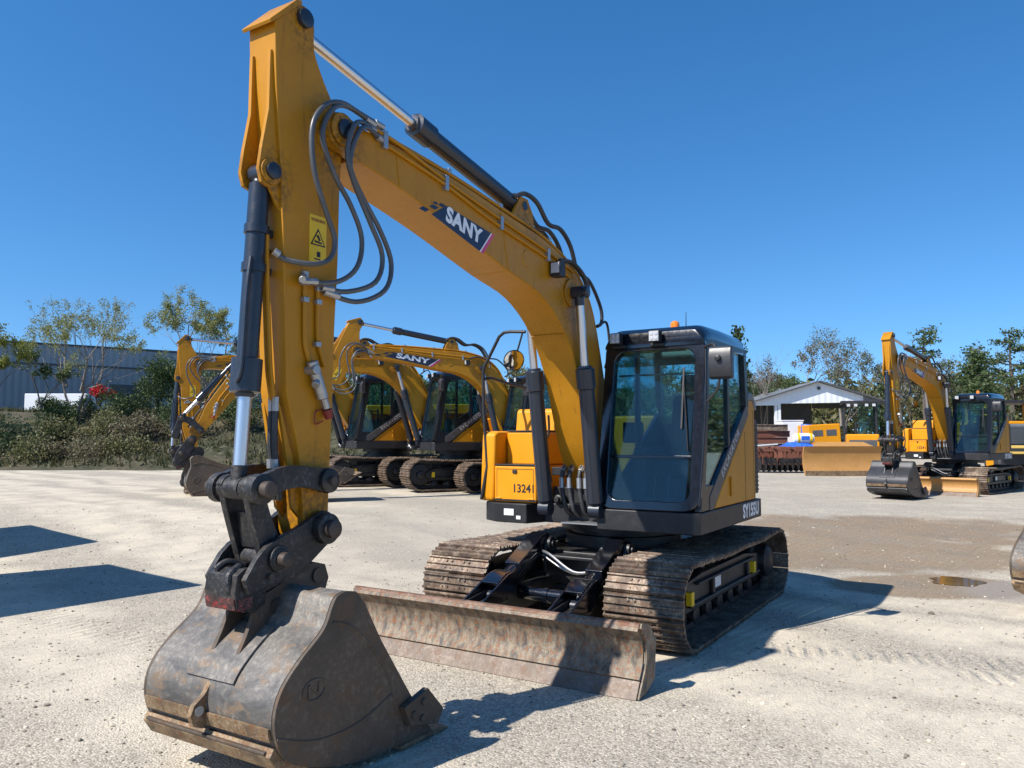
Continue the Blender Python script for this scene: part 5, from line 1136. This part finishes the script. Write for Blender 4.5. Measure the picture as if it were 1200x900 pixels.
# far wood, one mass nobody could count
rnd = random.Random(5); V = []; Fc = []
for _ in range(60000):
    an = rnd.uniform(R(-11), R(72)); D = rnd.uniform(78, 96); xx = math.sin(an) * D * 1.15; D = math.cos(an) * D * 1.0
    top = 7.4 + 1.6 * noise.noise(Vector((xx * 0.09, D * 0.03, 1))) + 1.4 * noise.noise(Vector((xx * 0.35, D * 0.2, 4)))
    leaf_quads(V, Fc, [Vector((xx, D, rnd.uniform(0.0, 1.0) ** 0.8 * top + 0.2))], 0.62, rnd)
tag(quick('far_woods', V, Fc, 'leaf_olive'), 'far mixed wood closing the yard behind the shed and machines', 'woods', kind='stuff')

# ------------------------------------------------------------------ buildings
root = thing('warehouse', 'long grey metal warehouse standing behind the trees on the left', 'warehouse', (-57, 46.3, 3.0), math.atan2(7, 9.2))
Lw = 43.0
b = MB(); b.box(0, Lw, 0, 26, -0.5, 4.6); build('lower_wall', b, 'siding_grey', root)
b = MB(); b.box(-0.04, Lw + 0.04, -0.05, 26.04, 4.62, 6.1); build('upper_wall', b, 'siding_lightgrey', root)
b = MB(); b.box(-0.07, Lw + 0.07, -0.09, 26.1, 6.1, 6.28); b.box(-0.07, Lw + 0.07, -0.08, 26.1, 4.54, 4.66); build('eaves_trim', b, 'shed_dark', root)
for u in (6, 26, 33): 
    b = MB(); b.box(u, u + 0.9, -0.22, -0.052, 3.85, 4.0); build('wall_lamp', b, 'white_plastic', root)
for u in (14, 30): b = MB(); b.box(u, u + 3.2, -0.03, 0, -0.5, 3.2); build('dock_door', b, 'shed_dark', root, 0.01)
x0 = px(28, 47); zb = on_bank(px(64, 47), 47) + 0.1
root = thing('box_trailer', 'low white box trailer half hidden by shrubs before the grey warehouse', 'trailer', (x0, 47, zb))
b = MB(); b.box(0, 3.7, 0, 2.2, 0.35, 1.35); build('trailer_body', b, 'shed_white', root, 0.03)
b = MB(); b.box(0.1, 3.6, 0.1, 2.1, 0.2, 0.345); build('trailer_chassis', b, 'black_matt', root)
for u in (2.2, 2.9): b = MB(); b.cyl((u, -0.02, 0.3), (u, 0.2, 0.3), 0.3); build('wheel', b, 'rubber', root)

def shed():
    D = 58.0; xl, xr, xp = px(879, D), px(1041, D), px(960, D); z0 = 0.30; ze, zp = 4.32, 5.88
    root = thing('open_shed', 'open fronted white gable shed with dark bays behind the bulldozer', 'shed', (0, 0, 0)); dep = 8.0
    def zr(x): return ze + (zp - ze) * (1 - abs(x - xp) / (xp - xl))
    r = MB()
    for s in (-1, 1):
        xe = xl - 0.2 if s < 0 else xr + 0.2
        pr = [(xe, zr(xe) + 0.04), (xp, zp + 0.04), (xp, zp + 0.13), (xe, zr(xe) + 0.13)]
        r.prism(pr, D - 0.35, D + dep)
    build('roof', r, 'shed_grey', root)
    xg = px(1012, D)
    g = MB(); g.prism([(xl, ze - 0.15), (px(912, D), ze - 0.13), (px(912.2, D), ze), (xg, ze + 0.1), (xg, zr(xg)), (xp, zp), (xl, ze)], D, D + 0.08); build('gable_panel', g, 'siding_white', root)
    g = MB(); g.prism([(xg + 0.01, ze + 0.1), (xr, ze + 0.02), (xr, ze), (xg + 0.01, zr(xg))], D, D + 0.08); build('gable_sheet', g, 'shed_grey', root)
    f = MB(); f.prism([(xl - 0.2, zr(xl - .2) + 0.14), (xp, zp + 0.14), (xr + 0.2, zr(xr + .2) + 0.14), (xr + 0.2, zr(xr + .2) + 0.02), (xp, zp + 0.02), (xl - 0.2, zr(xl - .2) + 0.02)], D - 0.40, D - 0.352); build('barge_board', f, 'shed_dark', root)
    v = MB(); v.cyl((xp, D - 0.02, zp - 0.42), (xp, D - 0.08, zp - 0.42), 0.13, n=12); build('gable_vent', v, 'shed_dark', root)
    for p_ in (880.5, 910, 914):
        c = MB(); x = px(p_, D); c.box(x - 0.1, x + 0.1, D + 0.1, D + 0.3, z0 - 0.2, zr(x) - 0.16); build('post', c, 'shed_white', root)
    w = MB(); w.box(xl, px(951, D + 6.4), D + 6.4, D + 6.5, z0 - 0.2, 4.6); build('back_wall', w, 'shed_dark', root)
    w = MB(); w.box(xl - 0.05, xl + 0.05, D + 0.4, D + dep - 0.4, z0 - 0.2, 4.2); build('end_wall', w, 'shed_dark', root)
    w = MB(); w.box(xl + 0.1, px(911, D), D + 6, D + 6.1, z0 - 0.2, 4.2); build('partition_wall', w, 'shed_dark', root)
    w = MB(); w.box(px(952, D + 6.4), xr - 0.2, D + 6.4, D + 6.5, 4.2, 4.6); build('tie_beam', w, 'shed_dark', root)
shed()
xx = px(1106, 82); root = thing('far_building', 'tiny white building far behind the right excavator', 'building', (xx, 82, 0.2))
b = MB(); b.box(0, 1.9, 0, 6, 0, 6.0); build('wall', b, 'shed_white', root); b = MB(); b.prism([(-0.1, 6.01), (2.0, 6.01), (0.95, 6.5)], -0.2, 6.2); build('roof', b, 'shed_grey', root)

# ------------------------------------------------------------------ yard clutter before the shed
def gz(p, D): return ground_z(px(p, D), D)
x = px(916, 44); z = gz(920, 44)
root = thing('storage_cabinet', 'tall plain white cabinet standing before the dark shed bay', 'cabinet', (x, 44, z))
b = MB(); b.box(0, 1.2, 0, 1.1, 0.08, 2.5); build('cabinet_body', b, 'shed_white', root, 0.03); b = MB(); b.box(-0.02, 1.22, -0.03, 1.12, 2.5, 2.56); build('lid', b, 'shed_white', root, 0.01)
b = MB(); b.box(0.04, 1.16, -0.03, -0.002, 0.2, 2.42); build('door', b, 'shed_white', root, 0.008); b = MB(); b.box(0.1, 1.1, 0.1, 1.0, -0.05, 0.08); build('plinth', b, 'black_matt', root)
root = thing('engine_hood', 'orange yellow machine hood with two dark openings, tilted, right of the white cabinet', 'machine hood', (px(949, 42), 42, gz(960, 42)))
M = Matrix.Rotation(R(-3), 4, 'Y'); b = MB(); b.box(0, 1.72, 0, 1.6, 0.95, 2.25, M @ Matrix.Translation((0, 0, 0))); hb = build('hood_shell', b, 'hood_yellow', root, 0.05)
for u in (0.22, 0.95): b = MB(); b.box(u, u + 0.55, -0.012, 0.0, 1.62, 1.95, M); build('opening', b, 'shed_dark', hb, 0.01)
b = MB(); b.box(0.1, 1.7, 0.1, 1.5, -0.1, 0.93); build('hood_stand', b, 'black_matt', root, 0.02)
root = thing('steel_bin', 'rusty red steel bin under the blue tarp', 'bin', (px(915, 39.5), 39.5, gz(930, 39.5)))
b = MB(); b.box(0, 2.3, 0, 1.4, 0, 1.12); build('bin_body', b, 'rust_red', root, 0.02); b = MB()
for u in (0.1, 0.75, 1.45, 2.1): b.box(u, u + 0.1, -0.06, 0, 0, 1.1)
build('bin_rib', b, 'rust_red', root)
rnd = random.Random(8); vs = []; fs = []
for j in range(9):
    for i in range(17): 
        u, w = i / 16, j / 8; e = min(u, 1 - u, w, 1 - w) * 4
        vs.append((px(919, 39.5) + u * 1.75, 39.55 + w * 1.1, gz(930, 39.5) + 1.125 + min(1, e) * 0.22 + 0.07 * noise.noise(Vector((u * 7, w * 5, 1))) * min(1, e * 2)))
fs = [(j * 17 + i, j * 17 + i + 1, (j + 1) * 17 + i + 1, (j + 1) * 17 + i) for j in range(8) for i in range(16)]
tp = quick('tarp', vs, fs, 'blue_tarp'); tag(tp, 'crumpled bright blue tarp lying on the rusty bin', 'tarp'); sm_ = tp.modifiers.new('s', 'SOLIDIFY'); sm_.thickness = 0.02
xc = px(941, 39.9); zc = gz(930, 39.5) + 1.33
root = thing('tank', 'rounded yellow and white tank with a blue panel on the tarp', 'tank', (xc, 39.95, zc))
b = MB(); b.lathe([(-0.55, 0.05), (-0.5, 0.2), (-0.35, 0.27), (0.35, 0.27), (0.5, 0.2), (0.55, 0.05)], (0, 0, 0.22), (1, 0, 0), 24); t0 = build('tank_shell', b, 'white_plastic', root)
b = MB(); b.ring((-0.36, 0, 0.22), (1, 0, 0), 0.277, 0.25, 0.12, 24); b.ring((0.26, 0, 0.22), (1, 0, 0), 0.277, 0.25, 0.12, 24); build('band', b, 'decal_yellow', t0)
b = MB(); b.box(-0.2, 0.22, -0.285, -0.25, 0.14, 0.34); build('side_panel', b, 'blue_tarp', t0, 0.01)
root = thing('plastic_drum', 'upright blue drum between the white cabinet and yellow hood', 'drum', (px(944.5, 43), 43, gz(944, 43)))
b = MB(); b.lathe([(0, 0.28), (0.6, 0.29), (0.62, 0.31), (0.68, 0.31), (0.7, 0.29), (1.3, 0.29), (1.36, 0.26), (1.37, 0.05)], (0, 0, 0.95), (0, 0, 1), 20); build('drum_body', b, 'blue_tarp', root); b = MB(); b.box(-0.4, 0.4, -0.4, 0.4, 0, 0.95); build('drum_stand', b, 'rust_red', root, 0.02)
# disc harrow
xh = px(885, 35.5); zh = gz(915, 35.5)
root = thing('disc_harrow', 'rusty disc harrow with rows of black discs under a red frame', 'harrow', (xh, 35.5, zh))
b = MB()
for yy in (0, 0.55, 1.1): b.box(0, 2.35, yy, yy + 0.1, 0.95, 1.08)
for u in (0.1, 0.75, 1.5, 2.2): b.box(u, u + 0.09, -0.1, 1.25, 1.09, 1.18)
build('harrow_frame', b, 'rust_red', root, 0.01)
for yy in (0.05, 0.62, 1.15):
    b = MB(); b.cyl((0.0, yy, 0.38), (2.35, yy, 0.38), 0.035); ax = build('disc_axle', b, 'rust_red', root)
    for k in range(10):
        b = MB(); u = 0.08 + k * 0.245; b.lathe([(0, 0.30), (0.012, 0.30), (0.05, 0.2), (0.08, 0.06), (0.07, 0.05), (0.03, 0.2)], (u, yy, 0.36), (1, 0.25, 0), 16); build('disc', b, 'frame_black', ax)
for u in (0.3, 0.95, 1.6, 2.2):
    for yy in (0.04, 0.6, 1.14): b = MB(); b.box(u, u + 0.05, yy, yy + 0.05, 0.4, 0.96); build('hanger', b, 'rust_red', root)
b = MB(); b.prism([(0.0, 1.19), (1.1, 1.27), (1.1, 1.31), (0.0, 1.24)], 0.3, 0.5); tag(build('steel_plank', b, 'white_plastic'), 'pale plank lying across the disc harrow frame', 'plank'); bpy.data.objects['steel_plank'].location = (xh, 35.5, zh)
for k in range(7):
    b = MB(); w = 0.18 + 0.05 * (k % 3); b.box(-1.2, 1.2, -w, w, 0, 0.28); b.box(-1.2, 1.2, -w - 0.06, w + 0.06, 0.281, 0.32)
    o = build('steel_beam', b, 'rust_red' if k % 3 else 'track_steel', None, 0.01); o.location = (px(894, 41) + 0.15 * (k % 2), 41 + 0.08 * (k % 3), gz(894, 41) + 0.325 * k); o.rotation_euler = (0, 0, R(-6 + 5 * (k % 3)))
    tag(o, ['lowest', 'second lowest', 'third lowest', 'middle', 'third highest', 'second highest', 'topmost'][k] + ' rusty beam in the stack left of the white cabinet', 'steel beam', 'rusty beams stacked before the shed')
# bulldozer
x = px(987, 33); z = gz(987, 33)
root = thing('bulldozer', 'bulldozer behind the right excavator with a wide tan blade facing us', 'bulldozer', (x, 33, z), R(3))
b = MB(); fc = [(1.24, -0.06), (1.15, 0.02), (0.9, 0.10), (0.55, 0.13), (0.30, 0.06), (0.0, -0.10)]
vs = []
for yv in (0, 1): pass
def yzwall(mb, prof, x0, x1, t):
    n = len(prof); V = [(xx_, yy_ + o_, zz_) for xx_ in (x0, x1) for o_ in (0, t) for zz_, yy_ in prof]
    F_ = []
    for i in range(n - 1): F_ += [(i, i + 1, 2 * n + i + 1, 2 * n + i), (n + i, 3 * n + i, 3 * n + i + 1, n + i + 1), (i, n + i, n + i + 1, i + 1), (2 * n + i, 2 * n + i + 1, 3 * n + i + 1, 3 * n + i)]
    F_ += [(0, 2 * n, 3 * n, n), (n - 1, 2 * n - 1, 4 * n - 1, 3 * n - 1)]; mb.add(V, F_)
yzwall(b, fc, -1.68, 1.66, 0.08); db = build('dozer_blade', b, 'dozer_tan', root)
b = MB(); b.box(-1.70, 1.68, -0.16, -0.105, -0.02, 0.22); build('cutting_edge', b, 'rust_band', db, 0.01)
b = MB(); b.add([(-1.3, 0.0, 1.245), (1.3, 0.0, 1.245), (1.0, 0.28, 1.42), (-1.0, 0.28, 1.42), (-1.3, 0.06, 1.245), (1.3, 0.06, 1.245), (1.0, 0.33, 1.42), (-1.0, 0.33, 1.42)], [(0, 1, 2, 3), (4, 7, 6, 5), (0, 4, 5, 1), (3, 2, 6, 7), (0, 3, 7, 4), (1, 5, 6, 2)]); build('spill_guard', b, 'dozer_tan', db)
b = MB(); b.box(0.15, 1.45, 1.0, 2.6, 0.7, 1.75); hd_ = build('engine_hood', b, 'hood_yellow', root, 0.06); b = MB(); b.box(0.25, 1.35, 0.985, 0.998, 0.85, 1.5); build('radiator_grille', b, 'shed_dark', hd_, 0.01)
b = MB()
for u in (0.1, 1.42): 
    for v_ in (2.7, 4.0): b.box(u, u + 0.09, v_, v_ + 0.09, 1.3, 3.15)
b.box(0.0, 1.65, 2.55, 4.2, 3.15, 3.27); build('canopy', b, 'black_matt', root, 0.015)
b = MB(); b.box(0.75, 1.6, 2.75, 4.0, 1.2, 3.1); build('cab_glass', b, 'cab_glass', root)
b = MB(); b.box(0.1, 1.6, 2.65, 4.3, 0.7, 1.3); build('cab_base', b, 'teal_panel', root, 0.03)
for u in (0.25, 0.55, 1.0, 1.3): b = MB(); b.box(u, u + 0.14, 2.50, 2.549, 3.0, 3.12); build('work_lamp', b, 'lamp_lens', root, 0.01)
for u in (-0.15, 1.35):
    b = MB(); pr = [(-0.0, 0.0)]
    b.slab([(u - 0.0, 0.8), (u + 0.5, 0.8), (u + 0.5, 4.2), (u, 4.2)], 0.12, 0.78); b.slab([(u + 0.02, 1.1), (u + 0.48, 1.1), (u + 0.48, 3.9), (u + 0.02, 3.9)], 0.0, 0.9); build('track', b, 'track_steel', root, 0.08)
for u in (0.3, 1.25): b = MB(); b.box(u, u + 0.1, 0.15, 1.6, 0.3, 0.5); build('push_arm', b, 'dozer_tan', root, 0.02)
b = MB(); b.cyl((0.55, 1.4, 1.75), (0.55, 1.4, 2.3), 0.05); build('exhaust_pipe', b, 'black_matt', root)
for ch in root.children:
    if not ch.name.startswith('dozer_blade') and not ch.name.startswith('push_arm'): ch.rotation_euler = (0, 0, R(-24)); ch.location = (0.15, 0.25, 0)
# striped machine at the right edge
x = px(1171, 30); z = gz(1185, 30)
root = thing('wheel_loader', 'yellow loader cut by the right edge, its grey grille above black hazard stripes', 'loader', (x, 30, z), R(-6))
b = MB(); b.box(0.05, 2.55, 0, 0.5, 0.95, 1.28); build('striped_bumper', b, 'hazard_stripes', root, 0.03)
bpy.data.objects[root.children[0].name]
b = MB(); b.box(0.1, 2.5, 0.15, 2.6, 1.29, 2.1); lb_ = build('engine_housing', b, 'grey_plastic', root, 0.06)
b = MB()
for k in range(9): b.box(0.2, 1.25, 0.11, 0.149, 1.36 + k * 0.075, 1.40 + k * 0.075)
build('grille', b, 'shed_dark', lb_)
b = MB()
for u in (0.1, 2.35):
    for v_ in (1.3, 2.9): b = MB(); b.box(u, u + 0.1, v_, v_ + 0.1, 2.0, 2.945); build('canopy_post', b, 'hood_yellow', root, 0.01)
b = MB(); b.box(0.0, 2.55, 1.15, 3.15, 2.95, 3.06); build('canopy', b, 'black_matt', root, 0.02)
b = MB(); b.box(0.15, 2.45, 0.7, 2.5, 2.10, 2.22); build('hood_cover', b, 'hood_yellow', root, 0.03)
b = MB(); b.box(0.55, 0.75, 1.6, 2.0, 2.1, 2.7); b.box(0.5, 1.0, 2.0, 2.12, 2.2, 2.85); build('operator_seat', b, 'seat_fabric', root, 0.03)
b = MB(); b.box(0.2, 2.4, 0.4, 4.2, 0.55, 0.95); build('chassis', b, 'black_matt', root, 0.02)
for u in (0.05, 2.1):
    for v_ in (1.0, 3.4): b = MB(); b.lathe([(0, 0.3), (0.05, 0.55), (0.12, 0.6), (0.33, 0.6), (0.4, 0.55), (0.45, 0.3)], (u, v_, 0.6), (1, 0, 0), 28); w_ = build('wheel', b, 'rubber', root); b = MB(); b.lathe([(-0.01, 0.05), (0.0, 0.3), (0.45, 0.3), (0.46, 0.05)], (u, v_, 0.6), (1, 0, 0), 20); build('rim', b, 'hood_yellow', w_)

# two unseen box trailers added left of the frame to cast the shadows there
UX = Vector((0.62, 0.79)).normalized(); VX = Vector((-UX.y, UX.x))
for k, (cx, cy, lab) in enumerate(((-6.15, 8.15, 'unseen box trailer added beyond the left edge to cast the nearest shadow'), (-8.95, 11.3, 'unseen box trailer added beyond the left edge to cast the farther shadow'))):
    root = thing('shadow_trailer', lab, 'trailer', (cx, cy, ground_z(cx, cy)), math.atan2(UX.y, UX.x), 'trailers added left for their shadows')
    b = MB(); b.box(-7, 0, 0.0, 2.45, 0.75, 3.0); build('trailer_body', b, 'shed_white', root, 0.04); b = MB(); b.box(-6.9, -0.1, 0.3, 2.15, 0.5, 0.74); build('trailer_chassis', b, 'black_matt', root)
    for u in (-1.2, -2.1):
        for v_ in (0.05, 2.1): b = MB(); b.lathe([(0, 0.2), (0.03, 0.4), (0.06, 0.45), (0.24, 0.45), (0.28, 0.4), (0.3, 0.2)], (u, v_, 0.45), (0, 1, 0), 24); build('wheel', b, 'rubber', root)
    b = MB(); b.box(-6.2, -6.0, 0.5, 0.65, 0, 0.5); b.box(-6.2, -6.0, 1.8, 1.95, 0, 0.5); build('landing_leg', b, 'steel', root)

# ------------------------------------------------------------------ puddles and loose stones
def puddle(name, cx, cy, rx, ry, ang, seed):
    pts = []; 
    for k in range(40):
        w = 2 * math.pi * k / 40; q = 1 + 0.38 * noise.noise(Vector((math.cos(w) * 1.6, math.sin(w) * 1.6, seed))) + 0.15 * noise.noise(Vector((math.cos(w) * 4, math.sin(w) * 4, seed + 9)))
        xx_, yy_ = rx * q * math.cos(w), ry * q * math.sin(w); pts.append((cx + xx_ * math.cos(ang) - yy_ * math.sin(ang), cy + xx_ * math.sin(ang) + yy_ * math.cos(ang)))
    zz_ = max(ground_z(*p) for p in pts) + 0.006
    tag(quick(name, [(a, b_, zz_) for a, b_ in pts], [tuple(range(40))], 'muddy_water'), kind='structure')
puddle('puddle_water', 5.55, 10.0, 0.36, 0.27, 0.9, 3)
rnd = random.Random(21); V = []; Fc = []
ico = bmesh.new(); bmesh.ops.create_icosphere(ico, subdivisions=1, radius=1.0); iv = [v.co.copy() for v in ico.verts]; ico.verts.index_update(); ifc = [tuple(v.index for v in f.verts) for f in ico.faces]; ico.free()
for k in range(9000):
    D = 3.0 + 13 * rnd.random() ** 1.7; xx = D * rnd.uniform(-0.85, 0.85)
    s = rnd.choice((0.004, 0.005, 0.006, 0.008, 0.011)) * rnd.uniform(0.7, 1.3) * (1 + D * 0.02)
    if k % 260 == 0: s *= 2.0
    sc = Vector((rnd.uniform(0.8, 1.3), rnd.uniform(0.7, 1.2), rnd.uniform(0.4, 0.8))); rot = Matrix.Rotation(rnd.uniform(0, 6.28), 3, 'Z'); i0 = len(V); zz = ground_z(xx, D)
    for v in iv:
        q = rot @ Vector((v.x * sc.x, v.y * sc.y, v.z * sc.z)) * s * rnd.uniform(0.8, 1.15); V.append((xx + q.x, D + q.y, zz + q.z + s * 0.25))
    Fc.extend(tuple(a + i0 for a in f) for f in ifc)
def stone_mat():
    m, nt, out = new_mat('loose_stone'); g = nt.nodes.new('ShaderNodeNewGeometry')
    col = ramp(nt, g.outputs['Random Per Island'], [(0.0, (0.11, 0.095, 0.075)), (0.35, (0.27, 0.235, 0.18)), (0.75, (0.42, 0.37, 0.28)), (1.0, (0.62, 0.55, 0.43))])
    p = nd(nt, 'ShaderNodeBsdfPrincipled', {'Base Color': col, 'Roughness': 0.9}); nt.links.new(p.outputs[0], out.inputs[0])
stone_mat()
tag(quick('gravel', V, Fc, 'loose_stone'), 'loose grey stones scattered over the yard near the camera', 'gravel', kind='stuff')

# ------------------------------------------------------------------ camera, sun, sky
cam = bpy.data.cameras.new('camera'); co = bpy.data.objects.new('camera', cam); COL.objects.link(co)
cam.sensor_width = 36.0; cam.lens = 27.6; cam.clip_end = 3000; cam.clip_start = 0.05
co.location = (0, 0, 1.8); co.rotation_euler = (R(90) + math.atan(63 / 920), 0, 0)
S.camera = co
SUN_AZ = Vector((-0.83, -0.557)); EL = 46
ln = bpy.data.lights.new('sun', 'SUN'); ln.energy = 4.7; ln.angle = R(0.53); ln.color = (1.0, 0.955, 0.90)
so = bpy.data.objects.new('sun', ln); COL.objects.link(so)
d = Vector((SUN_AZ.x, SUN_AZ.y, 0)).normalized() * math.cos(R(EL)) + Vector((0, 0, math.sin(R(EL))))
so.rotation_euler = d.to_track_quat('Z', 'Y').to_euler(); so.location = (-20, -8, 30)
wd = bpy.data.worlds.new('World'); S.world = wd; wd.use_nodes = True
nt = wd.node_tree; nt.nodes.clear()
sky = nt.nodes.new('ShaderNodeTexSky'); sky.sky_type = 'NISHITA'; sky.sun_disc = False; sky.sun_elevation = R(EL); sky.sun_rotation = math.atan2(SUN_AZ.x, SUN_AZ.y)
sky.air_density = 1.0; sky.dust_density = 0.2; sky.ozone_density = 3.0; sky.altitude = 200
bg = nt.nodes.new('ShaderNodeBackground'); bg.inputs[1].default_value = 0.126
wo = nt.nodes.new('ShaderNodeOutputWorld'); tc = nt.nodes.new('ShaderNodeTexCoord'); ad = nt.nodes.new('ShaderNodeVectorMath'); ad.operation = 'ADD'; ad.inputs[1].default_value = (0, 0, 0.11)
nt.links.new(tc.outputs['Generated'], ad.inputs[0]); nt.links.new(ad.outputs[0], sky.inputs[0])
hs = nt.nodes.new('ShaderNodeHueSaturation'); hs.inputs['Saturation'].default_value = 1.30
nt.links.new(sky.outputs[0], hs.inputs['Color']); nt.links.new(hs.outputs[0], bg.inputs[0]); nt.links.new(bg.outputs[0], wo.inputs[0])
S.view_settings.view_transform = 'Standard'; S.view_settings.look = 'None'; S.view_settings.exposure = 0.6; S.view_settings.gamma = 1.0
try: S.view_settings.use_curve_mapping = False
except Exception: pass
S.render.engine = 'CYCLES'
S.cycles.max_bounces = 8; S.cycles.transparent_max_bounces = 24; S.cycles.sample_clamp_indirect = 6.0
